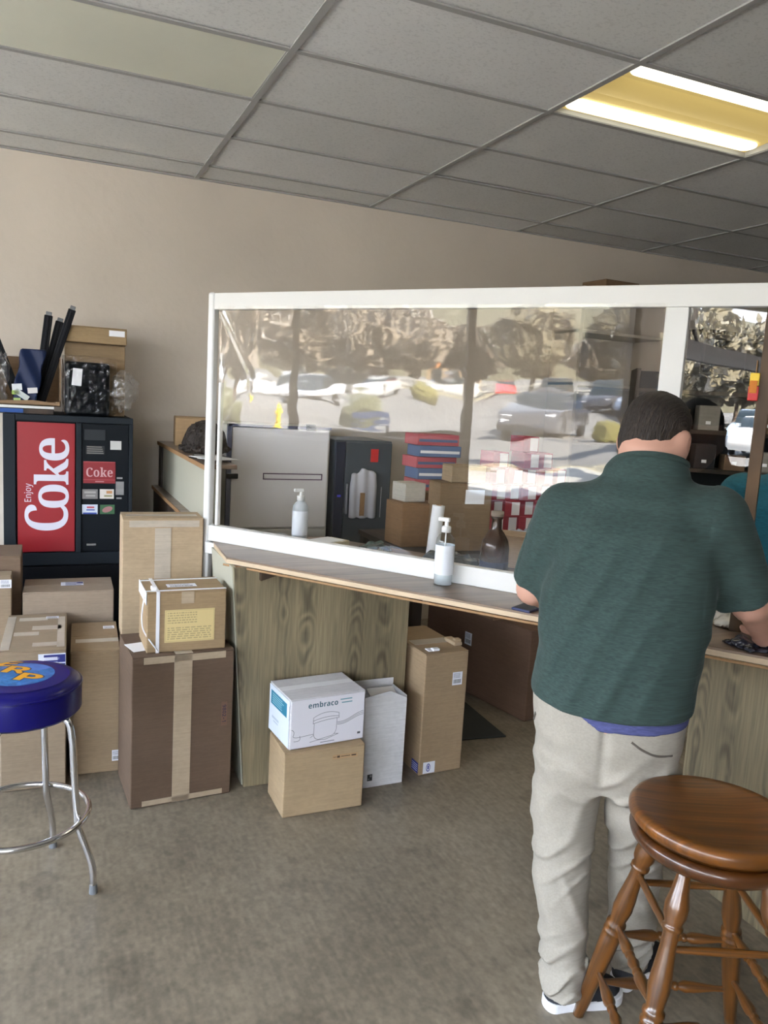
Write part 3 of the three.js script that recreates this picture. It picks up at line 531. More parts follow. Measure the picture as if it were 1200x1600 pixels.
// ---------------------------------------------------------------- soda vending machine
{
  const W = 0.676, H = 1.512, t = thing('vending_machine', 'black soda vending machine with a tall red sign lettered up its left side', 'vending machine', [-0.202, 0, -4.75], -0.012);
  part(t, 'cabinet', box(0, 0.09, -0.64, W, H, -0.02, 0.012), M.machine);
  part(t, 'plinth', box(0.02, 0, -0.62, W - 0.02, 0.09, -0.05), M.black);
  part(t, 'door', join(box(0, 0.665, -0.02, 0.062, H, 0.0, 0.004), box(0.062, H - 0.036, -0.02, W, H, 0.0, 0.004), box(0.062, 0.665, -0.02, W, 0.735, 0.0, 0.004), box(0.372, 0.735, -0.02, 0.4, H - 0.036, 0.002, 0.003), box(W - 0.02, 0.735, -0.02, W, H - 0.036, 0.0, 0.003)), M.machineTrim);
  part(t, 'lower_door', box(0.0, 0.1, -0.02, W, 0.655, -0.004, 0.005), M.black);
  const sign = canvasTex(512, 1024, (c, w, h) => {
    c.fillStyle = '#98222a'; c.fillRect(0, 0, w, h);
    c.save(); c.translate(0, h); c.rotate(-Math.PI / 2);       // now x runs up the sign, y from its left edge
    const put = (ch, font, x0, x1, y0, y1) => { // fit a glyph's ink into a box
      c.font = font; const m = c.measureText(ch), l = -m.actualBoundingBoxLeft, wd = m.actualBoundingBoxRight + m.actualBoundingBoxLeft, as = m.actualBoundingBoxAscent, ht = as + m.actualBoundingBoxDescent;
      c.save(); c.translate(x0, y0); c.scale((x1 - x0) / wd, (y1 - y0) / ht); c.fillText(ch, -l, as); c.restore();
    };
    const Xs = (v) => (1215 - v) / 1130 * h, Ys = (v) => (v - 45) / 595 * w;
    c.fillStyle = '#d6d5e2';
    const F = 'bold 300px serif';
    put('C', F, Xs(1030), Xs(792), Ys(108), Ys(572)); put('o', F, Xs(825), Xs(615), Ys(248), Ys(578)); put('k', F, Xs(620), Xs(392), Ys(208), Ys(570)); put('e', F, Xs(410), Xs(216), Ys(258), Ys(582));
    put('Enjoy', '120px sans-serif', Xs(772), Xs(612), Ys(114), Ys(206));
    c.restore();
  });
  const sg = box(0.07, 0.742, -0.018, 0.366, H - 0.043, -0.006, 0.002), sp = sg.attributes.position, suv = sg.attributes.uv;
  for (let i = 0; i < sp.count; i++) suv.setXY(i, (sp.getX(i) - 0.07) / 0.296, (sp.getY(i) - 0.742) / (H - 0.785));
  part(t, 'sign_panel', sg, phys({ map: sign, roughness: 0.35 }), 'red sign panel with large white letters');
  part(t, 'control_panel', box(0.402, 0.74, -0.02, W - 0.022, H - 0.04, -0.008, 0.002), M.machine);
  const px2 = (x, y) => [0.402 + (x - 700) / (1105 - 700) * 0.25, H - 0.043 - (y - 105) / 1110 * 0.727];
  const dec = (name, x0, y0, x1, y1, m, label, z = -0.0065) => { const [a, b] = px2(x0, y1), [c, d] = px2(x1, y0); const g = new THREE.BoxGeometry(c - a, d - b, 0.004); g.translate((a + c) / 2, (b + d) / 2, z); return part(t, name, g, m, label); };
  const small = canvasTex(256, 170, (c, w, h) => { c.fillStyle = '#8d2a31'; c.fillRect(0, 0, w, h); c.fillStyle = '#b8585c'; c.fillRect(0, 140, w, 4); c.fillRect(0, 0, w, 5); c.fillStyle = '#cfa9ac'; c.font = 'bold 96px serif'; c.textAlign = 'center'; c.save(); c.translate(128, 118); c.scale(0.92, 1); c.fillText('Coke', 0, 0); c.restore(); c.fillStyle = '#c08a8c'; c.fillRect(95, 152, 70, 8); });
  dec('brand_plate', 712, 425, 992, 615, mat({ map: small, roughness: 0.4 }), 'small red plate with white lettering');
  const btn = (draw) => mat({ map: canvasTex(64, 48, draw), roughness: 0.4 });
  dec('selection_button', 705, 668, 838, 752, btn((c) => { c.fillStyle = '#7d7a7a'; c.fillRect(0, 0, 64, 48); c.fillStyle = '#a8a5a2'; c.fillRect(8, 10, 48, 10); c.fillRect(14, 28, 40, 8); }), 'grey picture button');
  dec('selection_button', 856, 666, 980, 750, btn((c) => { c.fillStyle = '#d9d2cc'; c.fillRect(0, 0, 64, 48); c.fillStyle = '#c08a5a'; c.fillRect(30, 8, 26, 14); c.fillStyle = '#8a8a60'; c.fillRect(20, 30, 36, 8); }), 'cream picture button');
  dec('selection_button', 702, 802, 838, 886, btn((c) => { c.fillStyle = '#cfd6e6'; c.fillRect(0, 0, 64, 48); c.fillStyle = '#c04a58'; c.fillRect(20, 10, 30, 8); c.fillStyle = '#3f55a8'; c.fillRect(18, 24, 34, 6); c.fillRect(4, 40, 56, 8); }), 'white picture button with red and blue bars');
  dec('selection_button', 860, 804, 988, 886, btn((c) => { c.fillStyle = '#3f6a48'; c.fillRect(0, 0, 64, 48); c.fillStyle = '#a8787a'; c.beginPath(); c.ellipse(32, 24, 24, 14, -0.4, 0, 7); c.fill(); }), 'green picture button');
  dec('coin_plate', 945, 242, 1042, 318, mat({ color: C(0.6, 0.6, 0.58), roughness: 0.4 }), 'pale square sticker');
  dec('instruction_plate', 720, 150, 900, 240, mat({ color: C(0.02, 0.025, 0.03), roughness: 0.3 }));
  dec('instruction_plate', 735, 290, 895, 362, btn((c) => { c.fillStyle = '#1c2024'; c.fillRect(0, 0, 64, 48); c.fillStyle = '#8c8a86'; for (let i = 0; i < 4; i++) c.fillRect(3, 3 + i * 12, 52 + i * 2, 5); }), 'plate with rows of small grey print');
  dec('lock_plate', 996, 598, 1068, 716, M.steel, 'brushed metal coin plate'); dec('lock_screw', 1005, 560, 1055, 574, M.steel); dec('lock_screw', 1003, 738, 1050, 752, M.steel);
  const [hx, hy] = px2(785, 1156); part(t, 'delivery_handle', box(hx - 0.026, hy - 0.006, -0.008, hx + 0.026, hy + 0.006, 0.006, 0.003), M.steel);
}
// things on top of the machine (top at y = 1.512)
{
  const y = 1.513;
  const tray = thing('shallow_tray', 'shallow dark tray with a white front edge on top of the vending machine', 'tray', [-0.42, y, -4.76]);
  part(tray, 'base', box(0, 0, -0.42, 0.475, 0.03, 0, 0.004), M.darkWood); part(tray, 'front_edge', box(0.0, 0.03, -0.01, 0.475, 0.044, 0.004, 0.002), M.white, 'white front edge');
  part(tray, 'label_strip', box(0.19, 0.004, 0.0006, 0.32, 0.026, 0.003, 0.001), mat({ color: C(0.03, 0.09, 0.3) }), 'blue printed strip');
  const ob = thing('cardboard_box', 'open topped cardboard box holding a blue bag and black bars, on the vending machine', 'box', [-0.38, y + 0.045, -4.79]), mm = card(0.34, 0.22, 0.125);
  part(ob, 'back_wall', box(0, 0, -0.34, 0.47, 0.27, -0.335), mm); part(ob, 'side_wall', box(0.465, 0, -0.34, 0.47, 0.27, 0), mm); part(ob, 'side_wall', box(0, 0, -0.34, 0.005, 0.27, 0), mm); part(ob, 'base', box(0, 0, -0.34, 0.47, 0.005, 0), mm);
  const fw = new THREE.Shape([[0, 0], [0.47, 0], [0.47, 0.03], [0.42, 0.02], [0.33, 0.03], [0.15, 0.02], [0.0, 0.05]].map(([a, b]) => new THREE.Vector2(a, b))), fg = new THREE.ExtrudeGeometry(fw, { depth: 0.004, bevelEnabled: false }); fg.translate(0, 0, -0.004);
  part(ob, 'front_wall', metric(fg), mm, 'torn down front wall');
  const bag = thing('blue_bag', 'leaning navy blue bag with white and green printed patches, in the open box', 'bag', [-0.075, y + 0.052, -4.84], 0.05);
  const bg = surface((a, b, c) => { const q = 0.17 * (b - 0.14); return Math.max(Math.abs(a - q) - 0.062 + 0.005 * Math.sin(b * 40), Math.abs(b - 0.15) - 0.15, Math.abs(c) - 0.035 + 0.006 * Math.sin(a * 60 + b * 25)) ; }, [-0.2, -0.02, -0.06], [0.24, 0.33, 0.06], 0.008);
  part(bag, 'sack', bg, phys({ color: C(0.005, 0.015, 0.06), roughness: 0.45, specularIntensity: 0.6 }));
  const pat = (x0, yy, w, h, col, rz, x = x0 * 0.65) => decal(bag, 'printed_patch', mat({ color: C(...col), roughness: 0.6 }), w, h, [x, yy, 0.043], 0, 0, rz);
  pat(-0.09, 0.09, 0.05, 0.035, [0.75, 0.78, 0.8], 0.1); pat(-0.1, 0.06, 0.04, 0.022, [0.35, 0.5, 0.12], 0); pat(-0.055, 0.05, 0.08, 0.03, [0.55, 0.6, 0.6], -0.6); pat(-0.09, 0.022, 0.035, 0.018, [0.4, 0.55, 0.2], 0); pat(0.03, 0.075, 0.05, 0.03, [0.7, 0.68, 0.66], 0.1);
  const bar = (lab, pts, w) => { const t = thing('black_bar', lab, 'bar', pts[0]); const d = V3(pts[1][0] - pts[0][0], pts[1][1] - pts[0][1], pts[1][2] - pts[0][2]), L = d.length(); const o = part(t, 'blade', box(-w / 2, 0, -0.008, w / 2, L, 0.008, 0.004), M.black); part(t, 'rib', box(-w * 0.15, 0.01, 0.008, w * 0.15, L - 0.01, 0.014, 0.002), M.black); part(t, 'tip', box(-w * 0.35, L - 0.002, -0.006, w * 0.35, L + 0.02, 0.006, 0.003), M.greyCap); t.quaternion.setFromUnitVectors(V3(0, 1, 0), d.normalize()); return t; };
  bar('black bar standing in the open box, leftmost of the upright three', [[-0.03, y + 0.06, -4.965], [0.03, y + 0.555, -5.0]], 0.045);
  bar('black bar standing in the open box, middle one of the upright three', [[-0.02, y + 0.06, -5.02], [0.09, y + 0.53, -5.06]], 0.045);
  bar('longest black bar in the open box, leaning farthest to the right', [[-0.01, y + 0.06, -4.93], [0.15, y + 0.585, -4.83]], 0.04);
  bar('black bar leaning to the left in the open box beside a plastic bag', [[-0.13, y + 0.08, -4.98], [-0.25, y + 0.41, -5.03]], 0.05);
  const cb = thing('plastic_bag', 'crumpled clear plastic bag in the open box left of the blue bag', 'bag', [-0.235, y + 0.055, -4.87]);
  part(cb, 'film', surface((a, b, c) => Math.hypot(a / 1.1, (b - 0.14) * 0.42, c * 1.4) - 0.06 + 0.014 * n3(a * 40, b * 30, c * 40), [-0.1, -0.03, -0.07], [0.1, 0.33, 0.07], 0.009), M.wrap);
  carton('upper flat cardboard box with a white sticker, topmost on the vending machine', 0.335, 0.092, 0.36, [0.11, y + 0.412, -4.87], -0.05, [0.4, 0.28, 0.15], { labels: [['front', M.labelWhite, 0.085, 0.033, 0.28, 0.062]] });
  carton('cardboard box under the flat one on the vending machine, behind the wrapped black part', 0.33, 0.41, 0.3, [0.112, y, -4.93], -0.03, [0.36, 0.25, 0.14], {});
  const bp = thing('wrapped_part', 'black machine part with a white sticker in shiny plastic wrap, on the vending machine', 'package', [0.112, y, -4.762]);
  part(bp, 'part_body', box(0.0, 0, -0.14, 0.235, 0.3, 0, 0.02), phys({ color: C(0.004, 0.005, 0.007), roughness: 0.3, specularIntensity: 0.3 }));
  decal(bp, 'sticker', M.labelWhite, 0.05, 0.095, [0.062, 0.215, 0.0015], 0, 0, -0.08);
  part(bp, 'plastic_wrap', surface((a, b, c) => { const q = Math.max(Math.abs(a - 0.13) - 0.14, Math.abs(b - 0.175) - 0.16, Math.abs(c + 0.07) - 0.082); return q + 0.007 * n3(a * 34, b * 40, c * 30) + 0.004 * n3(a * 70, b * 76, c * 60); }, [-0.05, -0.02, -0.18], [0.32, 0.36, 0.04], 0.009), phys({ color: C(0.97, 0.97, 0.97), transmission: 1, thickness: 0, roughness: 0.05, ior: 1.35 }));
  const w2 = thing('plastic_wrap_bundle', 'crumpled bundle of clear plastic wrap at the right end of the vending machine top', 'plastic wrap', [0.43, y, -4.8]);
  part(w2, 'film', surface((a, b, c) => Math.hypot(a / (0.5 + 0.9 * Math.sin(Math.min(1, b / 0.3) * 3)), (b - 0.14) * 0.45, c) - 0.055 + 0.016 * n3(a * 36, b * 30, c * 40) + 0.006 * n3(a * 80, b * 70, c * 80), [-0.16, -0.02, -0.09], [0.16, 0.32, 0.09], 0.008), M.wrap);
}
// ---------------------------------------------------------------- blue bar stool
{
  const t = thing('bar_stool', 'chrome bar stool with a round blue padded seat lettered in orange', 'stool', [-0.073, 0, -2.7]);
  const R = 0.19, yb = 0.625, yt = 0.738;
  const prof = [[0, yb], [R - 0.01, yb], [R, yb + 0.012], [R, yt - 0.03], [R - 0.004, yt - 0.014], [R - 0.016, yt - 0.003], [R - 0.04, yt + 0.004], [R * 0.5, yt + 0.011], [0, yt + 0.013]].map(([a, b]) => new THREE.Vector2(a, b));
  const sg = new THREE.LatheGeometry(prof, 64), sp = sg.attributes.position, uv = sg.attributes.uv;
  for (let i = 0; i < sp.count; i++) uv.setXY(i, 0.5 + sp.getX(i) / (2 * R) * 0.98, 0.5 - sp.getZ(i) / (2 * R) * 0.98);
  part(t, 'seat', sg, M.blueVinyl, 'deep blue padded seat');
  const top = canvasTex(768, 768, (c, w, h) => {
    c.fillStyle = '#0e0a66'; c.fillRect(0, 0, w, h);
    c.strokeStyle = '#3a1258'; c.lineWidth = 26; c.beginPath(); c.arc(384, 384, 290, 3.5, 6.1); c.stroke();
    c.save(); c.beginPath(); c.arc(384, 384, 268, 0, 7); c.clip(); c.fillStyle = '#1f66a8'; c.fillRect(0, 0, w, h);
    for (let i = 0; i < 260; i++) { c.fillStyle = ['#3f92d6', '#1e6fae', '#2a86c8', '#5a8ad8'][i & 3]; c.globalAlpha = 0.35; c.beginPath(); c.ellipse(rnd() * w, rnd() * h, 20 + 60 * rnd(), 8 + 14 * rnd(), rnd() * 3, 0, 7); c.fill(); }
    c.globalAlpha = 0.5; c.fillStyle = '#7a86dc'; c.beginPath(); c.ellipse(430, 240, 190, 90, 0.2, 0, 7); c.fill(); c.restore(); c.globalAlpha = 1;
    // letters along a line from far left to near right
    const S = (x, z) => [384 + (x + 0.073) / 0.152 * 384 * 0.98, 384 + (z + 2.7) / 0.152 * 384 * 0.98];
    const pts = [[-0.11, -2.825], [-0.083, -2.742], [-0.045, -2.66]];
    'ERP'.split('').forEach((ch, i) => { const [x, y] = S(...pts[i]); c.save(); c.translate(x, y); c.rotate(0.55); c.transform(1.6, 0, 0, 0.9, 0, 0); c.textAlign = 'center'; c.font = 'bold 255px sans-serif'; c.lineWidth = 16; c.strokeStyle = '#2a2a50'; c.strokeText(ch, 0, 92); c.fillStyle = '#e8a51c'; c.fillText(ch, 0, 92); c.restore(); });
  });
  const dg = new THREE.CircleGeometry(0.152, 64); dg.rotateX(-Math.PI / 2);
  const dp = dg.attributes.position; for (let i = 0; i < dp.count; i++) { const q = Math.hypot(dp.getX(i), dp.getZ(i)); dp.setY(i, yt + 0.0135 - 0.0105 * q / 0.152); }
  const rings = new THREE.RingGeometry(0.0001, 0.152, 64, 12); rings.rotateX(-Math.PI / 2); const rp = rings.attributes.position, ru = rings.attributes.uv;
  for (let i = 0; i < rp.count; i++) { const q = Math.hypot(rp.getX(i), rp.getZ(i)); rp.setY(i, yt + 0.0146 - (q < R * 0.5 ? 0.002 * q / (R * 0.5) : 0.002 + 0.007 * (q - R * 0.5) / (R * 0.5 - 0.04))); ru.setXY(i, 0.5 + rp.getX(i) / 0.304, 0.5 - rp.getZ(i) / 0.304); }
  part(t, 'seat_print', rings, phys({ map: top, roughness: 0.32, specularIntensity: 0.6 }), 'printed blue globe with orange letters');
  const pip = new THREE.TorusGeometry(R - 0.001, 0.004, 8, 64); pip.rotateX(Math.PI / 2); pip.translate(0, yt - 0.02, 0); part(t, 'piping', pip, M.blueVinyl);
  for (let k = 0; k < 4; k++) {
    const a = THREE.MathUtils.degToRad(-24.6 + 90 * k), c = Math.cos(a), s = -Math.sin(a), P = (r, y) => [r * c, y, r * s];
    part(t, 'leg', tube([P(0.07, 0.612), P(0.12, 0.612), P(0.158, 0.6), P(0.172, 0.55), P(0.178, 0.45), P(0.188, 0.3), P(0.193, 0.24), P(0.206, 0.2), P(0.232, 0.13), P(0.243, 0.09), P(0.246, 0.03)], 0.0115, 60, 12), M.chrome);
    part(t, 'foot_cap', rod(P(0.246, 0), P(0.246, 0.03), 0.0145, 0.0125), M.greyCap, 'grey rubber foot cap');
  }
  const ring = new THREE.TorusGeometry(0.213, 0.0105, 14, 90); ring.rotateX(Math.PI / 2); ring.translate(0, 0.262, 0); part(t, 'foot_ring', ring, M.chrome);
  const plate = new THREE.CylinderGeometry(0.1, 0.1, 0.02, 32); plate.translate(0, 0.615, 0); part(t, 'swivel_plate', plate, M.steel);
}
// ---------------------------------------------------------------- wooden bar stool
{
  const t = thing('bar_stool', 'turned wooden bar stool with a thick round dished seat', 'stool', [1.5, 0, -1.315]);
  const R = 0.2, Y = 0.75, prof = [[0.0001, Y - 0.014], [0.1, Y - 0.012], [R - 0.035, Y - 0.003], [R - 0.016, Y], [R - 0.006, Y - 0.004], [R, Y - 0.013], [R - 0.001, Y - 0.026], [R - 0.008, Y - 0.036], [R - 0.02, Y - 0.04], [R - 0.02, Y - 0.048], [0.0001, Y - 0.05]].reverse().map(([a, b]) => new THREE.Vector2(a, b));
  const wood = (g) => { const p = g.attributes.position, uv = g.attributes.uv; for (let i = 0; i < p.count; i++) uv.setXY(i, p.getZ(i) * 0.92 - p.getX(i) * 0.39, p.getX(i) * 0.92 + p.getZ(i) * 0.39); return g; };
  part(t, 'seat', wood(new THREE.LatheGeometry(prof, 72)), M.pineSeat);
  const p2 = [[0.0001, Y - 0.096], [R - 0.035, Y - 0.096], [R - 0.022, Y - 0.092], [R - 0.01, Y - 0.078], [R - 0.006, Y - 0.064], [R - 0.012, Y - 0.053], [R - 0.03, Y - 0.05], [0.0001, Y - 0.05]].map(([a, b]) => new THREE.Vector2(a, b));
  part(t, 'swivel_ring', wood(new THREE.LatheGeometry(p2, 72)), M.pineDark, 'wooden ring under the turning seat');
  const legProf = [[0, 0.0001], [0.001, 0.013], [0.05, 0.0145], [0.26, 0.02], [0.4, 0.0225], [0.445, 0.0225], [0.452, 0.018], [0.46, 0.0235], [0.472, 0.0235], [0.48, 0.0185], [0.49, 0.0225], [0.505, 0.0225], [0.512, 0.0175], [0.53, 0.0185], [0.58, 0.0225], [0.63, 0.021], [0.72, 0.016], [0.775, 0.0155], [0.782, 0.021], [0.794, 0.021], [0.8, 0.0165], [0.83, 0.023], [0.865, 0.024], [0.91, 0.018], [0.96, 0.014], [0.999, 0.013], [1, 0.0001]];
  const rungProf = (k = 1.15) => [[0, 0.008], [0.12, 0.0085], [0.27, 0.0135 * k], [0.34, 0.014 * k], [0.38, 0.009], [0.39, 0.0125], [0.415, 0.0125], [0.425, 0.009], [0.5, 0.0138 * k], [0.575, 0.009], [0.585, 0.0125], [0.61, 0.0125], [0.62, 0.009], [0.66, 0.014 * k], [0.73, 0.0135 * k], [0.88, 0.0085], [1, 0.008]];
  const foot = [], head = [], A0 = -111;
  for (let k = 0; k < 4; k++) { const a = THREE.MathUtils.degToRad(A0 + 90 * k); foot.push(V3(0.305 * Math.cos(a), 0, 0.305 * Math.sin(a))); head.push(V3(0.135 * Math.cos(a), Y - 0.09, 0.135 * Math.sin(a))); part(t, 'leg', turned(foot[k].toArray(), head[k].toArray(), legProf.map(([a, b]) => [a, b * 1.16]), 24), M.pine); }
  const on = (k, y) => foot[k].clone().lerp(head[k], y / (Y - 0.09)).toArray();
  for (let k = 0; k < 4; k++) {
    const n = (k + 1) % 4;
    part(t, 'turned_rung', turned(on(k, k % 2 ? 0.17 : 0.125), on(n, k % 2 ? 0.17 : 0.125), rungProf(), 16), M.pine);
    part(t, 'turned_rung', turned(on(k, k % 2 ? 0.33 : 0.295), on(n, k % 2 ? 0.33 : 0.295), rungProf(1.1), 16), M.pine);
    part(t, 'plain_rung', turned(on(k, k % 2 ? 0.5 : 0.47), on(n, k % 2 ? 0.5 : 0.47), [[0, 0.008], [0.5, 0.0105], [1, 0.008]], 12), M.pine);
  }
}
// ---------------------------------------------------------------- people
function hand(root, dir, side, up, fl) {   // fists out as a relaxed open hand: palm and five chains; dir, side, up are unit vectors
  const D = V3(...dir), S = V3(...side), U = V3(...up), R = V3(...root), P = (d, s, u) => R.clone().addScaledVector(D, d).addScaledVector(S, s).addScaledVector(U, u).toArray();
  const fs = [cap(P(0, 0, 0), P(0.05, 0, 0.002), 0.024, 0.024), cap(P(0.02, -0.022, 0), P(0.075, -0.026, 0.003), 0.015, 0.013), cap(P(0.02, 0.022, 0), P(0.075, 0.024, 0.003), 0.015, 0.013), cap(P(0.05, 0, 0.002), P(0.08, 0, 0.004), 0.016, 0.013)];
  const palm = (x, y, z) => fs.reduce((a, f) => smin(a, f(x, y, z), 0.02), 1);
  const chains = [];
  [[-0.031, 0.052, 0.0082], [-0.011, 0.066, 0.0088], [0.01, 0.072, 0.009], [0.03, 0.064, 0.0086]].forEach(([s, l, r]) => {
    const a = P(0.075, s, 0.004), b = P(0.075 + l * 0.5, s * 1.12, 0.006 - fl * 0.006), c = P(0.075 + l * 0.8, s * 1.18, 0.002 - fl * 0.02), d = P(0.075 + l, s * 1.2, -0.004 - fl * 0.034);
    chains.push(cap(a, b, r * 1.05, r), cap(b, c, r, r * 0.92), cap(c, d, r * 0.92, r * 0.8));
  });
  const t0 = P(0.015, 0.03, -0.004), t1 = P(0.05, 0.058, -0.006), t2 = P(0.085, 0.064, -0.008);
  chains.push(cap(t0, t1, 0.014, 0.011), cap(t1, t2, 0.0108, 0.009));
  return (x, y, z) => chains.reduce((a, f) => smin(a, f(x, y, z), 0.005), palm(x, y, z));
}
// a person in own axes: x to the right, y up, z towards the back
function makePerson(label, [px, pz], turn, q) {
  const t = thing('person', label, 'person', [px, 0, pz], turn);
  const { torso, shoulder: sh, elbow: el, wrist: wr, hand: hd, neck, headC, headR, yaw, legs, foot } = q;
  // --- skin: one continuous body
  const armB = [0, 1].map((i) => { const a = cap(sh[i], el[i], 0.055, 0.046), b = cap(el[i], wr[i], 0.046, 0.03), c = cap(wr[i], hd[i], 0.03, 0.026); return (x, y, z) => smin(smin(a(x, y, z), b(x, y, z), 0.03), c(x, y, z), 0.02); });
  const inner = loft(torso.map(([y, cx, hw, cz, hdp]) => [y, cx, hw - 0.03, cz, hdp - 0.03])), nk = cap(neck[0], neck[1], q.neckR ?? 0.064, (q.neckR ?? 0.064) - 0.004);
  const legB = legs.map((L) => loft(L.map(([y, cx, hw, cz, hdp]) => [y, cx, hw * 0.72, cz, hdp * 0.72]), 2));
  const cy = Math.cos(yaw), sy = Math.sin(yaw), pit = q.pitch ?? 0, cp = Math.cos(pit), sp = Math.sin(pit);
  const hl = (x, y, z) => { // into head axes: z to the face
    const dx = x - headC[0], dy = y - headC[1], dz = z - headC[2], rx = dx * cy + dz * sy, rz = dx * sy - dz * cy;
    return [rx, dy * cp + rz * sp, rz * cp - dy * sp];
  };
  const cran0 = ell([0, 0.025, -0.012], [headR, 0.098, 0.1]), cran1 = ell([0, -0.04, -0.036], [headR * 0.8, 0.07, 0.07]), cran = (x, y, z) => smin(cran0(x, y, z), cran1(x, y, z), 0.03), jaw = ell([0, -0.055, 0.03], [headR * 0.78, 0.075, 0.072]), nose = cap([0, -0.005, 0.09], [0, -0.035, 0.112], 0.011, 0.015), brow = cap([-0.03, 0.018, 0.083], [0.03, 0.018, 0.083], 0.012, 0.012), chin = ell([0, -0.105, 0.065], [0.032, 0.024, 0.026]), lip = cap([-0.018, -0.068, 0.09], [0.018, -0.068, 0.09], 0.008, 0.008);
  const eyeL = ell([-0.032, 0.0, 0.084], [0.016, 0.011, 0.012]), eyeR = ell([0.032, 0.0, 0.084], [0.016, 0.011, 0.012]);
  const ears = [-1, 1].map((s) => { const o = ell([s * (headR + 0.012), -0.016, -0.01], [0.017, 0.04, 0.028]), c = ell([s * (headR + 0.026), -0.014, 0.0], [0.012, 0.022, 0.014]); return (x, y, z) => smax(o(x, y, z), -c(x, y, z), 0.004); });
  const head = (X, Y, Z) => {
    const [x, y, z] = hl(X, Y, Z);
    if (Math.hypot(x, y, z) > 0.22) return Math.hypot(x, y, z) - 0.16;
    let d = smin(cran(x, y, z), jaw(x, y, z), 0.05);
    d = smin(d, brow(x, y, z), 0.02); d = smax(d, -eyeL(x, y, z), 0.012); d = smax(d, -eyeR(x, y, z), 0.012); d = smin(d, nose(x, y, z), 0.014); d = smin(d, chin(x, y, z), 0.03); d = smin(d, lip(x, y, z), 0.01);
    return smin(smin(d, ears[0](x, y, z), 0.01), ears[1](x, y, z), 0.01);
  };
  const body = (x, y, z) => {
    let d = smin(inner(x, y, z), nk(x, y, z), 0.05);
    d = smin(smin(d, armB[0](x, y, z), 0.05), armB[1](x, y, z), 0.05);
    for (const l of legB) d = smin(d, l(x, y, z), 0.04);
    return smin(d, head(x, y, z), 0.035);
  };
  const gs = [surface((x, y, z) => { const d = body(x, y, z), h = Math.hypot(x - headC[0], y - headC[1], z - headC[2]) - 0.15; return Math.max(d, -h); }, [-0.5, 0.03, -0.75], [0.56, headC[1] - 0.02, 0.3], 0.013)];
  gs.push(surface((x, y, z) => { const d = smin(smin(head(x, y, z), nk(x, y, z), 0.035), inner(x, y, z), 0.05); return Math.max(d, Math.hypot(x - headC[0], y - headC[1], z - headC[2]) - 0.158); }, headC.map((v) => v - 0.17), headC.map((v) => v + 0.17), 0.005));
  for (const i of [0, 1]) {
    const f = hand(hd[i], q.handDir[i], q.handSide[i], [0, 1, 0], 0.5), arm = cap(wr[i], hd[i], 0.03, 0.026), g = (x, y, z) => smin(f(x, y, z), arm(x, y, z), 0.02);
    gs.push(surface((x, y, z) => Math.max(g(x, y, z), Math.hypot(x - hd[i][0], y - hd[i][1], z - hd[i][2]) - 0.19), hd[i].map((v) => v - 0.2), hd[i].map((v) => v + 0.2), 0.0045));
  }
  part(t, 'body', join(...gs), M.skin);
  // --- hair
  const hairR = headR + 0.009, hs0 = ell([0, 0.03, -0.016], [hairR, 0.102, 0.107]), hs1 = ell([0, -0.035, -0.038], [hairR * 0.86, 0.07, 0.075]), hs = (x, y, z) => smin(hs0(x, y, z), hs1(x, y, z), 0.03);
  part(t, 'hair', surface((X, Y, Z) => {
    const [x, y, z] = hl(X, Y, Z); let d = hs(x, y, z) + 0.0016 * n3(X * 60, Y * 30, Z * 60) + 0.0012 * n3(X * 260, Y * 80, Z * 260);
    const line = z > 0.015 ? 0.05 - y + (z - 0.015) * 0.25 : z > -0.03 ? 0.02 - y + (z - 0.015) * 0.65 : Math.max((q.nape ?? -0.05) - y + 0.35 * x * x / 0.08 + 0.003 * n3(X * 160, 0, Z * 160), -0.009 - y + (z + 0.03) * 4);    // hairline: forehead, temples round the ears, nape
    return smax(d, line, 0.012);
  }, headC.map((v) => v - 0.16), headC.map((v) => v + 0.16), 0.004, 4), q.hairM ?? M.hair);
  // --- shirt
  const tor = loft(torso), slv = [0, 1].map((i) => cap(sh[i], q.sleeve[i], 0.094, q.sleeveR ?? 0.074));
  const cut = [0, 1].map((i) => { const d = V3(...q.sleeve[i]).sub(V3(...sh[i])).normalize(), e = V3(...q.sleeve[i]); return (x, y, z) => (x - e.x) * d.x + (y - e.y) * d.y + (z - e.z) * d.z; });
  const folds = q.folds ?? (() => 0);
  const shirtF = (x, y, z) => {
    let d = tor(x, y, z);
    for (const i of [0, 1]) d = smin(d, smax(slv[i](x, y, z), cut[i](x, y, z), 0.012), 0.055);
    return d + folds(x, y, z);
  };
  const hemAt = q.hem ?? ((x) => torso[0][0]);
  const collar = (x, y, z) => { const [ax, ay, az] = neck[0]; return Math.hypot(x - ax - (y - ay) * 0.1, z - az + (y - ay) * 0.45) - (q.neckR ?? 0.064) - 0.003; };
  const neckCut = (x, y, z) => (y > neck[0][1] - 0.01 ? -collar(x, y, z) : -1);
  part(t, 'shirt', surface((x, y, z) => { let d = shirtF(x, y, z); d = smax(d, hemAt(x) - y, 0.01); d = smax(d, y - (q.collarY ?? 1.58) - (z - neck[0][2]) * 0.36, 0.01); return d; }, [-0.48, torso[0][0] - 0.06, -0.42], [0.52, (q.collarY ?? 1.58) + 0.06, 0.28], 0.0068), q.shirtM);
  if (q.collarY) { const rb = new THREE.TorusGeometry((q.neckR ?? 0.064) + 0.0135, 0.0085, 10, 48); rb.rotateX(Math.PI / 2 - 0.34); rb.scale(1.08, 1, 1); rb.translate(neck[0][0] + 0.006, q.collarY - 0.014, neck[0][2] - 0.004); part(t, 'collar', metric(rb), q.shirtM, 'ribbed neckband'); }
  for (const i of [0, 1]) { }
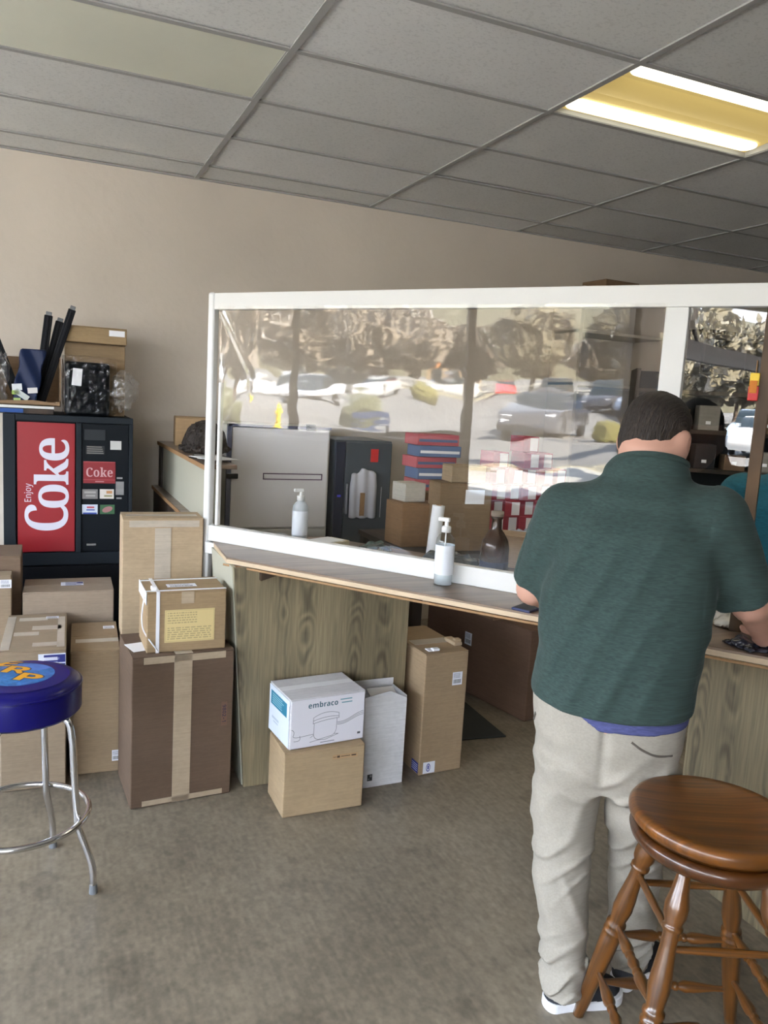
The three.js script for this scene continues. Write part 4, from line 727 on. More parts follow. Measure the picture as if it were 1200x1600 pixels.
  if (q.under) part(t, 'undershirt', surface((x, y, z) => Math.max(loft(torso.map(([y2, cx, hw, cz, hdp]) => [y2 - 0.05, cx, hw - 0.012, cz, hdp - 0.012]))(x, y, z), q.under(x) - y, y - q.under(x) - 0.07), [-0.4, 0.7, -0.35], [0.4, 1.0, 0.3], 0.006), M.under, 'blue undershirt hem showing below the shirt');
  // --- trousers
  const lg = legs.map((L) => loft(L, 2.2)), pv = loft(q.pelvis, 2.4);
  const trouserF = (x, y, z) => {
    let d = smin(smin(lg[0](x, y, z), lg[1](x, y, z), 0.012), pv(x, y, z), 0.05);
    if (q.legFolds) d += q.legFolds(x, y, z);
    return d;
  };
  part(t, 'trousers', surface(trouserF, [-0.36, 0.02, -0.42], [0.36, 1.0, 0.3], 0.0075), q.trouserM ?? M.khaki);
  const onBack = (x, y) => { let z = 0.3; while (z > -0.3 && trouserF(x, y, z) > 0) z -= 0.002; return [x, y, z]; };
  for (const line of q.slits ?? []) part(t, 'pocket_slit', tube(line.map(([x, y]) => onBack(x, y)), 0.0036, 24, 6), M.slit, 'dark back pocket edge');
  // --- shoes
  foot.forEach(([fx, fz, ft]) => {
    const s = new THREE.Group(); s.name = numbered('shoe'); s.position.set(fx, 0, fz); s.rotation.y = ft; s.scale.set(0.92, 0.92, 0.86); t.add(s);
    const out = new THREE.Shape(); out.moveTo(-0.033, 0.0); out.bezierCurveTo(-0.04, 0.045, 0.04, 0.045, 0.035, 0.0); out.bezierCurveTo(0.034, -0.08, 0.055, -0.14, 0.052, -0.19); out.bezierCurveTo(0.046, -0.262, -0.03, -0.268, -0.046, -0.19); out.bezierCurveTo(-0.052, -0.13, -0.034, -0.08, -0.033, 0);
    const g = new THREE.ExtrudeGeometry(out, { depth: 0.022, bevelEnabled: true, bevelSize: 0.004, bevelThickness: 0.005, bevelSegments: 3, curveSegments: 16 }); g.rotateX(-Math.PI / 2); g.scale(1, 1, -1); g.translate(0, 0.005, 0);
    const gi = g.index ? g.toNonIndexed() : g; const pp = gi.attributes.position.array; for (let i = 0; i < pp.length; i += 9) for (let c = 0; c < 3; c++) { const a = pp[i + 3 + c]; pp[i + 3 + c] = pp[i + 6 + c]; pp[i + 6 + c] = a; } gi.computeVertexNormals();
    const o1 = new THREE.Mesh(metric(gi), M.shoeSole); o1.name = numbered('sole'); o1.userData.label = 'thick white sole'; s.add(o1); o1.scale.z = 1;
    const up = surface((x, y, z) => { const a = ell([0, 0.05, -0.01], [0.04, 0.062, 0.046])(x, y, z), b = ell([0.002, 0.032, -0.15], [0.048, 0.05, 0.092])(x, y, z), c = cap([0, 0.06, -0.03], [0, 0.035, -0.14], 0.036, 0.03)(x, y, z); return Math.max(smin(smin(a, b, 0.04), c, 0.03), 0.03 - y); }, [-0.07, 0.02, -0.27], [0.07, 0.13, 0.06], 0.006);
    const o2 = new THREE.Mesh(up, M.shoeDark); o2.name = numbered('upper'); s.add(o2);
  });
  return t;
}
const diag = (x, y) => { // soft slanting folds of a loose shirt over the back, from the right shoulder down to the left hip
  const u = 0.87 * x - 0.5 * y, v = 0.5 * x + 0.87 * y, L = (a) => Math.max(0, Math.min(1, a)), m = L((1.46 - y) / 0.18) * L((y - 0.88) / 0.08) * L((0.16 - x) / 0.12 + 0.15);
  const cr = (t) => Math.pow(0.5 + 0.5 * Math.sin(t), 2.2);
  return m * (-0.011 * cr(u * 72 + 2.4 * n3(v * 3, u * 3, 4)) * (0.45 + 0.8 * Math.max(0, n3(v * 3 + 3, u * 4, 8) + 0.25)) + 0.004) + 0.003 * n3(u * 13, v * 4, 2);
};
makePerson('man with short dark hair in a green T-shirt and khaki trousers leaning on the counter', [1.47, -1.67], THREE.MathUtils.degToRad(-42.85), {
  torso: [[0.84, -0.015, 0.216, 0.0, 0.175], [0.95, -0.012, 0.222, -0.01, 0.182], [1.04, -0.007, 0.226, -0.02, 0.182], [1.2, 0.002, 0.232, -0.05, 0.172], [1.36, 0.008, 0.226, -0.085, 0.158], [1.46, 0.012, 0.176, -0.11, 0.128], [1.53, 0.018, 0.118, -0.124, 0.104], [1.6, 0.024, 0.088, -0.138, 0.094]],
  shoulder: [[-0.19, 1.395, -0.1], [0.21, 1.42, -0.1]], sleeve: [[-0.268, 1.165, -0.15], [0.318, 1.2, -0.15]], sleeveR: 0.076,
  elbow: [[-0.275, 1.15, -0.16], [0.33, 1.185, -0.17]], wrist: [[-0.235, 1.05, -0.38], [0.4, 1.05, -0.37]], hand: [[-0.228, 1.042, -0.43], [0.41, 1.042, -0.42]],
  handDir: [[0.2, 0, -0.98], [0.1, 0, -0.99]], handSide: [[0.98, 0, 0.2], [-0.99, 0, -0.1]],
  neck: [[0.022, 1.5, -0.12], [0.03, 1.62, -0.17]], neckR: 0.075, headC: [0.035, 1.63, -0.195], headR: 0.084, yaw: 0.55, pitch: 0.38, nape: -0.088, collarY: 1.575,
  hem: (x) => 0.893 + 0.04 * Math.max(0, x - 0.02) + 0.05 * Math.max(0, -x - 0.1), under: (x) => 0.862 + (x < -0.03 ? (-0.03 - x) * 0.6 : 0) + 0.05 * Math.max(0, x), folds: (x, y, z) => (z > -0.1 ? diag(x, y) : 0.4 * diag(x, y)) + (Math.abs(x) > 0.2 ? 0.004 * n3(x * 18, y * 26, z * 14) : 0), shirtM: M.shirt,
  pelvis: [[0.66, -0.01, 0.15, -0.01, 0.12], [0.73, -0.014, 0.19, -0.005, 0.14], [0.82, -0.016, 0.204, -0.005, 0.156], [0.9, -0.016, 0.207, -0.01, 0.16], [0.99, -0.012, 0.203, -0.02, 0.158]],
  legs: [[[0.06, -0.066, 0.064, 0.088, 0.082], [0.12, -0.066, 0.064, 0.082, 0.082], [0.22, -0.078, 0.07, 0.06, 0.085], [0.42, -0.1, 0.08, 0.035, 0.092], [0.6, -0.108, 0.098, 0.01, 0.112], [0.72, -0.105, 0.105, 0, 0.125]],
    [[0.072, 0.115, 0.06, -0.09, 0.078], [0.12, 0.113, 0.064, -0.092, 0.082], [0.22, 0.108, 0.07, -0.09, 0.085], [0.44, 0.1, 0.08, -0.075, 0.092], [0.6, 0.095, 0.098, -0.03, 0.112], [0.72, 0.09, 0.105, 0, 0.125]]],
  legFolds: (x, y, z) => {   // soft drapes, creases slanting behind the knees, bunched cloth over the shoes, the seat seam
    const side = x < 0 ? 1 : -1, kx = Math.abs(x) - 0.09, w = (c, h) => Math.exp(-(((y - c) / h) ** 2)), cr = (t) => Math.pow(0.5 + 0.5 * Math.sin(t), 3);
    let d = 0.006 * n3(x * 8, y * 9 + 3, z * 8);
    d -= w(0.5, 0.13) * (0.008 * cr(y * 58 + kx * 60 * side + 5 * n3(x * 7, y * 6, z * 5 + 2)) - 0.003);
    d -= 0.008 * w(0.68, 0.09) * cr(y * 56 - Math.abs(x + 0.01) * 46 + 2 * n3(x * 6, y * 5, 7)) - 0.004 * w(0.68, 0.09);
    d -= w(0.14, 0.08) * (0.013 * cr(y * 84 + kx * 66 * side + 6 * n3(x * 10, y * 9, z * 10)) - 0.006);
    d -= w(0.33, 0.09) * (0.005 * cr(y * 36 - kx * 70 * side + 4 * n3(x * 7, y * 5, z * 6 + 4)) - 0.002);
    if (z > 0) d += 0.008 * Math.exp(-(((x + 0.012) / 0.012) ** 2)) * Math.max(0, Math.min(1, (y - 0.66) / 0.1));
    return d + 0.0014 * n3(x * 34, y * 50, z * 34);
  },
  slits: [[[0.055, 0.845], [0.085, 0.825], [0.12, 0.81], [0.16, 0.805]], [[-0.205, 0.85], [-0.212, 0.82], [-0.214, 0.79]]],
  foot: [[-0.08, 0.1, -0.95], [0.1, -0.07, -0.55]],
});
makePerson('shop clerk in a bright teal T-shirt behind the counter at the right picture edge', [2.7, -2.15], THREE.MathUtils.degToRad(128), {
  torso: [[0.84, 0, 0.19, 0, 0.15], [1.0, 0, 0.195, 0, 0.152], [1.2, 0, 0.212, -0.02, 0.148], [1.36, 0, 0.22, -0.03, 0.135], [1.45, 0, 0.165, -0.03, 0.105], [1.52, 0, 0.1, -0.03, 0.08], [1.56, 0, 0.065, -0.03, 0.065]],
  shoulder: [[-0.2, 1.4, -0.03], [0.2, 1.4, -0.03]], sleeve: [[-0.26, 1.18, -0.05], [0.26, 1.18, -0.05]], sleeveR: 0.068,
  elbow: [[-0.27, 1.13, -0.04], [0.27, 1.13, -0.04]], wrist: [[-0.2, 1.06, -0.27], [0.2, 1.06, -0.27]], hand: [[-0.19, 1.045, -0.32], [0.19, 1.045, -0.32]],
  handDir: [[0.3, 0, -0.95], [-0.3, 0, -0.95]], handSide: [[0.95, 0, 0.3], [-0.95, 0, 0.3]],
  neck: [[0, 1.5, -0.03], [0, 1.63, -0.05]], headC: [0, 1.68, -0.06], headR: 0.076, yaw: 0, pitch: 0.2, nape: -0.04, collarY: 1.555, hairM: mat({ color: C(0.3, 0.29, 0.28), roughness: 0.8 }),
  shirtM: M.teal, trouserM: mat({ color: C(0.03, 0.035, 0.06), roughness: 0.9 }),
  pelvis: [[0.66, 0, 0.16, 0, 0.12], [0.8, 0, 0.185, 0, 0.14], [0.92, 0, 0.18, 0, 0.14]],
  legs: [[[0.07, -0.1, 0.06, 0, 0.075], [0.4, -0.1, 0.075, 0, 0.085], [0.72, -0.095, 0.095, 0, 0.11]], [[0.07, 0.1, 0.06, 0, 0.075], [0.4, 0.1, 0.075, 0, 0.085], [0.72, 0.095, 0.095, 0, 0.11]]],
  foot: [[-0.1, 0.04, 0.1], [0.1, 0.04, -0.1]],
});
// ---------------------------------------------------------------- things on the counter
function pumpBottle(label, pos, k = 1, white = false) {
  const t = thing('sanitizer_bottle', label, 'bottle', pos), L = (pr, seg = 32) => new THREE.LatheGeometry(pr.map(([a, b]) => new THREE.Vector2(a * k, b * k)), seg);
  part(t, 'bottle_body', L([[0.0001, 0], [0.034, 0], [0.037, 0.004], [0.037, 0.165], [0.034, 0.182], [0.024, 0.196], [0.016, 0.202], [0.016, 0.212]]), white ? phys({ color: C(0.75, 0.8, 0.85), transmission: 0.5, thickness: 0, roughness: 0.3 }) : M.clear, 'clear plastic bottle');
  part(t, 'gel', L([[0.0001, 0.003], [0.035, 0.003], [0.0355, 0.06], [0.0001, 0.06]]), phys({ color: C(0.82, 0.86, 0.88), transmission: 0.6, thickness: 0, roughness: 0.25 }), 'pale gel');
  const lg = new THREE.CylinderGeometry(0.0376 * k, 0.0376 * k, 0.115 * k, 32, 1, true); lg.translate(0, 0.1 * k, 0);
  part(t, 'bottle_label', lg, mat({ color: C(0.7, 0.73, 0.78), roughness: 0.5, side: THREE.DoubleSide }), 'pale printed label');
  part(t, 'pump', join(L([[0.0001, 0.206], [0.0185, 0.206], [0.0185, 0.226], [0.014, 0.23], [0.008, 0.232], [0.008, 0.25], [0.0001, 0.25]]), box(-0.034 * k, 0.246 * k, -0.008 * k, 0.012 * k, 0.262 * k, 0.008 * k, 0.004), L([[0.0001, 0.03], [0.003, 0.03], [0.003, 0.206], [0.0001, 0.206]], 8)), M.white, 'white pump head');
  return t;
}
pumpBottle('clear sanitizer bottle with white pump on the counter edge in front of the screen', [1.427, 1.0, -2.652]).rotation.y = -0.9;
{ const p = onScreen(0.33, 1.0, -0.2); pumpBottle('small whitish pump bottle behind the clear sheet, before the white cabinet', [p[0] + 0.04, 1.0, p[2]], 1.0, true); }
{ // brown glass jug behind the sheet
  const p = onScreen(1.36, 1.0, -0.17), t = thing('glass_jug', 'brown glass jug with narrow neck and dark label behind the clear sheet', 'jug', p), L = (pr) => new THREE.LatheGeometry(pr.map(([a, b]) => new THREE.Vector2(a, b)), 40);
  part(t, 'jug_body', L([[0.0001, 0], [0.052, 0], [0.058, 0.006], [0.058, 0.13], [0.052, 0.16], [0.034, 0.19], [0.022, 0.205], [0.02, 0.245], [0.024, 0.248], [0.024, 0.256], [0.018, 0.258]]), M.amber);
  const lg = new THREE.CylinderGeometry(0.0588, 0.0588, 0.06, 40, 1, true); lg.translate(0, 0.045, 0); part(t, 'jug_label', lg, mat({ color: C(0.03, 0.04, 0.09), roughness: 0.5, side: THREE.DoubleSide }), 'dark blue label');
  part(t, 'cap', L([[0.0001, 0.258], [0.026, 0.258], [0.026, 0.278], [0.0001, 0.278]]), mat({ color: C(0.25, 0.2, 0.16) }));
}
carton('kraft carton with a white square label behind the screen, beside the brown jug', 0.2, 0.142, 0.16, [1.79, 1.0, -2.96], -0.75, [0.36, 0.25, 0.16], { labels: [['front', M.labelWhite, 0.05, 0.045, 0.075, 0.06]] });
function crumple(name, label, cat, pos, r, m, amp, turn = 0, cell = 0.01) {
  const t = thing(name, label, cat, pos, turn), [a, b, c] = r;
  part(t, 'folds', surface((x, y, z) => Math.max((Math.hypot(x / a, (y - b * 0.1) / b, z / c) - 1) * Math.min(a, b, c) + amp * n3(x * 30, y * 42, z * 30) + amp * 0.5 * n3(x * 70, y * 90, z * 70), -y), [-a - 0.03, -0.01, -c - 0.03], [a + 0.03, b + 0.05, c + 0.03], cell), m);
  return t;
}
crumple('plastic_bag', 'flat grey plastic bag on the counter behind the sheet, nearest the corner post', 'bag', [1.01, 1.0, -3.6], [0.1, 0.03, 0.05], phys({ color: C(0.35, 0.36, 0.34), roughness: 0.25 }), 0.01, 0.6);
{
  const t = thing('notepad', 'cream notepad with a white sheet on the counter behind the clear sheet', 'notepad', [1.24, 1.0, -3.46], 0.5);
  part(t, 'pad', box(-0.08, 0, -0.06, 0.08, 0.028, 0.06, 0.004), mat({ color: C(0.62, 0.56, 0.42) })); part(t, 'top_sheet', box(-0.09, 0.028, -0.055, 0.05, 0.032, 0.055, 0.001), M.labelWhite);
  crumple('plastic_bag', 'dark green plastic bag of small parts behind the sheet, beside the cream notepad', 'bag', [1.38, 1.0, -3.24], [0.12, 0.05, 0.07], phys({ color: C(0.05, 0.07, 0.06), roughness: 0.25 }), 0.016, 0.8);
  crumple('plastic_bag', 'long dark shiny bag behind the sheet, left of the brown glass jug', 'bag', [1.63, 1.0, -3.02], [0.13, 0.045, 0.07], phys({ color: C(0.07, 0.08, 0.09), roughness: 0.2 }), 0.016, -0.7);
  const k = thing('red_pen', 'red marker lying on the counter behind the sheet, near the dark green bag', 'pen', [1.41, 1.006, -3.06], -0.9);
  part(k, 'barrel', rod([-0.06, 0, 0], [0.05, 0, 0], 0.006), M.red); part(k, 'cap', rod([0.05, 0, 0], [0.075, 0, 0], 0.007), M.labelWhite);
  const r = thing('ruler', 'metal ruler lying along the foot of the screen, in front of the brown jug', 'ruler', onScreen(1.36, 1.0, -0.06), ANG); part(r, 'strip', box(-0.14, 0, -0.015, 0.14, 0.004, 0.015, 0.001), M.steel); part(r, 'end_stop', box(-0.14, 0.004, -0.015, -0.12, 0.02, 0.015, 0.002), M.labelWhite);
}
{ // in the service opening, right of the man
  const b = crumple('plastic_bag', 'crumpled clear plastic bag of parts on the counter beside the man', 'bag', [2.25, 1.0, -2.0], [0.17, 0.1, 0.1], phys({ color: C(0.72, 0.67, 0.56), transmission: 0.2, thickness: 0, roughness: 0.15 }), 0.02, 0.6);
  const d = crumple('plastic_bag', 'flat black plastic bag at the counter edge under the clear one', 'bag', [2.02, 1.0, -1.71], [0.075, 0.025, 0.055], phys({ color: C(0.02, 0.022, 0.035), roughness: 0.2 }), 0.01, -0.9, 0.007);
  const w = thing('price_card', 'white card standing on the counter before the clerk at the right edge', 'card', [2.42, 1.0, -1.62], -0.9); part(w, 'card', box(-0.1, 0, -0.003, 0.1, 0.26, 0.003, 0.001), M.labelWhite); part(w, 'foot', box(-0.1, 0, -0.03, 0.1, 0.006, 0.03, 0.001), M.labelWhite);
  const p = thing('phone', 'dark blue phone lying on the counter edge by the man\'s left hand', 'phone', [1.575, 1.0, -2.265], 0.5); part(p, 'case', box(-0.075, 0, -0.036, 0.075, 0.01, 0.036, 0.004), mat({ color: C(0.02, 0.03, 0.09), roughness: 0.4 })); part(p, 'screen', box(-0.07, 0.0095, -0.032, 0.07, 0.0105, 0.032, 0.0004), M.black);
  const tr = thing('card_terminal', 'black label printer on the counter behind the smooth pane', 'printer', [2.24, 1.0, -2.4], -0.7);
  part(tr, 'printer_body', box(-0.13, 0, -0.1, 0.13, 0.34, 0.1, 0.02), M.black); part(tr, 'lid', box(-0.12, 0.34, -0.09, 0.12, 0.42, 0.09, 0.02), M.machine); part(tr, 'paper_slot', box(-0.1, 0.22, 0.1, 0.1, 0.24, 0.104, 0.002), M.steel);
  const rk = thing('wall_shelf', 'dark shelf rack with small boxes behind the service opening', 'shelf', [3.95, 0, -3.85], -0.6);
  for (const y of [0.4, 0.9, 1.35, 1.6, 1.85]) part(rk, 'shelf_board', box(-0.5, y, -0.3, 0.5, y + 0.025, 0, 0.003), M.darkWood);
  for (const x of [-0.5, 0.47]) part(rk, 'upright', box(x, 0, -0.3, x + 0.03, 2.0, 0, 0.003), M.darkWood);
  part(rk, 'back_board', box(-0.5, 0, -0.31, 0.5, 2.0, -0.3), M.black);
  const names = [['brown', [0.2, 0.12, 0.07]], ['pale', [0.3, 0.28, 0.25]], ['black', [0.02, 0.02, 0.025]]];
  let n = 0;
  for (const y of [1.375, 1.625]) for (let i = 0; i < 5; i++) { const q = names[n++ % 3], w2 = 0.13; const c2 = Math.cos(-0.6), s2 = Math.sin(-0.6), lx = -0.45 + i * 0.185, lz = -0.03; carton(q[0] + ' box on the ' + (y > 1.5 ? 'upper' : 'lower') + ' board of the dark rack, ' + ['first', 'second', 'third', 'fourth', 'fifth'][i] + ' from the left', w2, 0.1 + 0.06 * ((i * 7) % 3) / 2, 0.16, [3.95 + lx * c2 + lz * s2, y, -3.85 - lx * s2 + lz * c2], -0.6, q[1], { group: 'small boxes on the dark shelf rack', labels: [['front', M.labelWhite, 0.03, 0.02, 0.06, 0.05]] }); }
}
// ---------------------------------------------------------------- inside the booth
{
  const t = thing('white_cabinet', 'tall white cabinet with dark frame and black clips behind the clear sheet', 'cabinet', [1.03, 0, -4.8]);
  part(t, 'cabinet_body', box(0, 0, -0.58, 0.67, 1.5, -0.02, 0.004), M.whiteWood);
  part(t, 'door', box(0.03, 0.86, -0.02, 0.655, 1.485, 0, 0.004), mat({ color: C(0.92, 0.9, 0.91), roughness: 0.3 })); part(t, 'door', box(0.03, 0.08, -0.02, 0.655, 0.845, 0, 0.004), M.whiteWood);
  part(t, 'frame_edge', join(box(0.0, 0.05, -0.02, 0.028, 1.505, 0.006, 0.002), box(0.0, 1.488, -0.02, 0.67, 1.505, 0.006, 0.002)), mat({ color: C(0.12, 0.13, 0.2), roughness: 0.5 }), 'dark blue grey frame edge');
  part(t, 'clip', box(0.5, 1.48, 0, 0.56, 1.52, 0.02, 0.003), M.black, 'black clip'); part(t, 'clip', box(0.0, 1.17, 0, 0.07, 1.2, 0.02, 0.003), M.black);
  part(t, 'label_strip', join(box(0.23, 1.2, 0, 0.62, 1.206, 0.004), box(0.23, 1.165, 0, 0.62, 1.171, 0.004), box(0.23, 1.165, 0, 0.236, 1.206, 0.004), box(0.614, 1.165, 0, 0.62, 1.206, 0.004)), mat({ color: C(0.16, 0.1, 0.16) }), 'thin dark label frame');
}
{
  const t = thing('grey_cabinet', 'charcoal metal cabinet with a red notice, right of the white cabinet', 'cabinet', [1.73, 0, -4.78]), m = mat({ color: C(0.07, 0.085, 0.1), roughness: 0.4 });
  part(t, 'cabinet_body', box(0, 0, -0.5, 0.4, 1.43, -0.02, 0.006), m); part(t, 'door', box(0.07, 0.3, -0.02, 0.395, 1.42, 0, 0.006), m); part(t, 'side_rail', box(0.0, 0.3, -0.02, 0.065, 1.42, 0.004, 0.004), mat({ color: C(0.02, 0.026, 0.05), roughness: 0.4 }));
  part(t, 'handle', box(0.075, 0.95, 0, 0.09, 1.15, 0.025, 0.004), M.steel); part(t, 'indicator', box(0.02, 1.06, 0.004, 0.045, 1.075, 0.008, 0.001), mat({ color: C(0.1, 0.1, 0.8), roughness: 0.3 }), 'small blue square');
  decal(t, 'red_notice', M.red, 0.055, 0.085, [0.27, 1.335, 0.002]); decal(t, 'pink_notice', mat({ color: C(0.75, 0.3, 0.3) }), 0.07, 0.028, [0.15, 1.18, 0.002], 0, 0, -0.1);
  const b = thing('white_coat', 'pale grey work coat hanging on the charcoal cabinet', 'coat', [1.92, 0.93, -4.72]);
  part(b, 'coat_body', surface((x, y, z) => Math.max(loft([[0, 0, 0.1, 0, 0.03], [0.2, 0, 0.1, 0, 0.03], [0.28, 0, 0.085, 0, 0.025], [0.32, 0, 0.03, 0, 0.02]])(x, y, z) + 0.006 * Math.sin(x * 90), -y), [-0.14, -0.02, -0.06], [0.14, 0.36, 0.06], 0.008), mat({ color: C(0.5, 0.5, 0.54), roughness: 0.9 }));
  part(b, 'strap', box(-0.045, 0.02, 0.034, -0.012, 0.17, 0.04, 0.002), M.ply, 'dark red brown strap'); part(b, 'hook', rod([0, 0.31, -0.03], [0, 0.31, 0.01], 0.005), M.steel);
}
const bench = thing('work_table', 'long dark work table behind the screen carrying cartons and red boxes', 'table', [1.72, 0, -4.3]);
part(bench, 'table_top', box(0, 0.9, 0, 1.3, 0.93, 0.78, 0.004), M.darkWood);
for (const [x, z] of [[0.04, 0.04], [1.26, 0.04], [0.04, 0.74], [1.26, 0.74]]) part(bench, 'leg', box(x - 0.03, 0, z - 0.03, x + 0.03, 0.9, z + 0.03, 0.003), M.darkWood);
{
  // red boxes with white labels: columns from left, heights in boxes
  const red = card(0.42, 0.035, 0.06), w = 0.098, h = 0.088, z0 = -3.66;
  const proto = thing('red_box', 'red box with white label, lowest of the first column from the left', 'box', [2.225, 1.015, z0], 0, 'red boxes on the work table');
  part(proto, 'box_body', box(0, 0, -0.14, w, h, 0, 0.003), red); part(proto, 'white_label', box(w * 0.42, 0.008, -0.001, w * 0.94, h - 0.008, 0.0012, 0.0004), mat({ color: C(0.72, 0.68, 0.68), roughness: 0.6 }));
  const cols = [5, 4, 6, 5, 4], row = ['lowest', 'second', 'third', 'fourth', 'fifth', 'topmost'], col = ['first', 'second', 'third', 'fourth', 'fifth'];
  cols.forEach((n, c) => { for (let k = 0; k < n; k++) if (c || k) copyOf(proto, 'red box with white label, ' + (k === n - 1 ? 'topmost' : row[k]) + ' of the ' + col[c] + ' column from the left', [2.225 + c * 0.1, 1.015 + k * 0.0885, z0 - 0.02 * ((k + c) % 2)]); });
  const pl = thing('wooden_tray', 'low wooden tray under the red boxes on the work table', 'tray', [2.2, 0.931, -3.82]); part(pl, 'base', box(0, 0.0, 0, 0.56, 0.083, 0.2, 0.004), M.brownWood); part(pl, 'rim', box(0, 0.06, 0.2, 0.56, 0.083, 0.206, 0.002), M.ply);
  // striped parts boxes
  const sm = [mat({ color: C(0.5, 0.12, 0.14), roughness: 0.5 }), mat({ color: C(0.12, 0.18, 0.32), roughness: 0.5 })];
  for (let k = 0; k < 5; k++) { const t = thing('striped_box', 'flat ' + ['red', 'blue'][k % 2] + ' box, ' + ['lowest', 'second', 'middle', 'fourth', 'topmost'][k] + ' of the stack of five behind the sheet', 'box', [1.98 + 0.012 * (k % 2), 1.19 + k * 0.066, -4.1], 0.05 * (k % 3 - 1), 'flat red and blue boxes'); part(t, 'box_body', box(0, 0, -0.18, 0.27, 0.064, 0, 0.003), sm[k % 2]); part(t, 'stripe', box(0.01, 0.02, -0.001, 0.26, 0.036, 0.0015, 0.0004), k % 2 ? M.labelWhite : sm[1]); }
  carton('plain carton carrying the stack of flat red and blue boxes', 0.32, 0.258, 0.26, [1.96, 0.931, -4.04], 0, [0.24, 0.15, 0.085]);
  carton('small white carton on a brown one behind the sheet, left of the open cartons', 0.13, 0.1, 0.14, [1.77, 1.165, -3.78], 0.1, [0.6, 0.57, 0.5]);
  carton('brown carton carrying a small white carton, at the left end of the work table', 0.22, 0.233, 0.2, [1.735, 0.931, -3.72], 0.05, [0.3, 0.17, 0.08]);
  carton('open carton with a white torn label, standing on the work table behind the jug', 0.3, 0.36, 0.16, [1.885, 0.931, -3.6], -0.08, [0.27, 0.18, 0.1], { labels: [['front', M.labelWhite, 0.11, 0.075, 0.2, 0.29]] });
  carton('tan carton leaning on top of the labelled carton, left of the red boxes', 0.2, 0.09, 0.13, [1.95, 1.293, -3.61], -0.08, [0.4, 0.3, 0.19]);
  const rl = thing('paper_roll', 'white paper roll standing before the brown carton behind the sheet', 'roll', [1.80, 0.931, -3.48]); part(rl, 'roll_body', rod([0, 0, 0], [0.02, 0.26, 0], 0.032, 0.032, 24), M.labelWhite); part(rl, 'core', rod([0.02, 0.255, 0], [0.0205, 0.263, 0], 0.014, 0.014, 16), M.ply);
  crumple('plastic_bag', 'pale blue plastic bag on the work table below the red boxes', 'bag', [2.33, 0.931, -3.54], [0.16, 0.1, 0.06], phys({ color: C(0.4, 0.42, 0.5), roughness: 0.2 }), 0.02, 0.1);
}
{ // on the booth partition
  carton('small kraft carton on the booth partition beside a dark furry hat', 0.22, 0.18, 0.2, [0.745, 1.346, -4.98], -0.1, [0.55, 0.37, 0.2]);
  const t = thing('fur_hat', 'dark brown furry hat on the booth partition before the kraft carton', 'hat', [0.84, 1.346, -4.5]);
  part(t, 'crown', surface((x, y, z) => Math.max((Math.hypot(x / 0.12, (y - 0.05) / 0.13, z / 0.15) - 1) * 0.12 + 0.008 * n3(x * 60, y * 60, z * 60) + 0.006 * n3(x * 140, y * 140, z * 140), -y), [-0.16, -0.01, -0.19], [0.16, 0.21, 0.19], 0.008), M.hair);
  part(t, 'brim', surface((x, y, z) => Math.max((Math.hypot(x / 0.135, (y - 0.025) / 0.035, z / 0.165) - 1) * 0.035 + 0.006 * n3(x * 80, y * 80, z * 80), -y), [-0.17, -0.01, -0.2], [0.17, 0.08, 0.2], 0.008), M.hair);
  const p = thing('paper_stack', 'thin stack of white papers along the edge of the booth partition', 'papers', [0.78, 1.346, -4.12]); 
  for (let i = 0; i < 4; i++) { const o = part(p, 'sheet', box(-0.06, 0, -0.12, 0.1, 0.003, 0.12, 0.001), i % 2 ? M.labelWhite : M.black); o.position.set(0.01 * (i % 3), 0.0032 * i, 0.07 * i - 0.1); o.rotation.y = 0.2 * (i - 1.5); }
}
{ // tall dark shelving on the back wall with a carton on top
  const t = thing('tall_shelving', 'tall brown shelving against the back wall, carrying a long low carton', 'shelving', [3.75, 0, -5.42]);
  for (const y of [0.1, 0.55, 1.0, 1.45, 1.9, 2.3, 2.62]) part(t, 'shelf_board', box(0, y, 0, 0.85, y + 0.025, 0.36, 0.003), M.dullWood);
  for (const x of [0, 0.82]) part(t, 'upright', box(x, 0, 0, x + 0.03, 2.645, 0.36, 0.003), M.dullWood);
  const t2 = thing('tall_shelving', 'tall black shelving with a solid back, farthest along the back wall', 'shelving', [4.95, 0, -5.42]);
  for (const y of [0.1, 0.6, 1.1, 1.6, 2.05, 2.4]) part(t2, 'shelf_board', box(0, y, 0.02, 2.7, y + 0.03, 0.4, 0.003), M.black);
  for (const x of [0, 0.9, 1.8, 2.67]) part(t2, 'upright', box(x, 0, 0.02, x + 0.03, 2.43, 0.4, 0.003), M.black);
  part(t2, 'back_board', box(0, 0.02, 0, 2.7, 2.43, 0.02), M.black);
  const c = carton('long low carton on top of the tall brown shelving, just over the screen rail', 0.34, 0.075, 0.28, [3.97, 2.646, -5.08], 0.05, [0.26, 0.16, 0.09]);
  
}
{ // red and yellow tags hanging on the stud
  const p = onScreen(2.262, 1.76, 0.03), t = thing('hanging_tags', 'red and yellow tassel tags hanging on the brown stud at the right edge', 'ornament', p, ANG); t.scale.set(0.7, 0.8, 0.8);
  part(t, 'cord', rod([0, 0, 0], [0, 0.16, -0.008], 0.0025), M.ply); part(t, 'yellow_tag', box(-0.022, 0.06, 0, 0.018, 0.11, 0.008, 0.003), M.yellow); part(t, 'red_tag', box(-0.024, 0.0, 0, 0.02, 0.058, 0.01, 0.004), M.red); part(t, 'orange_tag', box(-0.02, 0.03, 0.008, 0.012, 0.08, 0.014, 0.003), mat({ color: C(0.6, 0.2, 0.03) }));
}
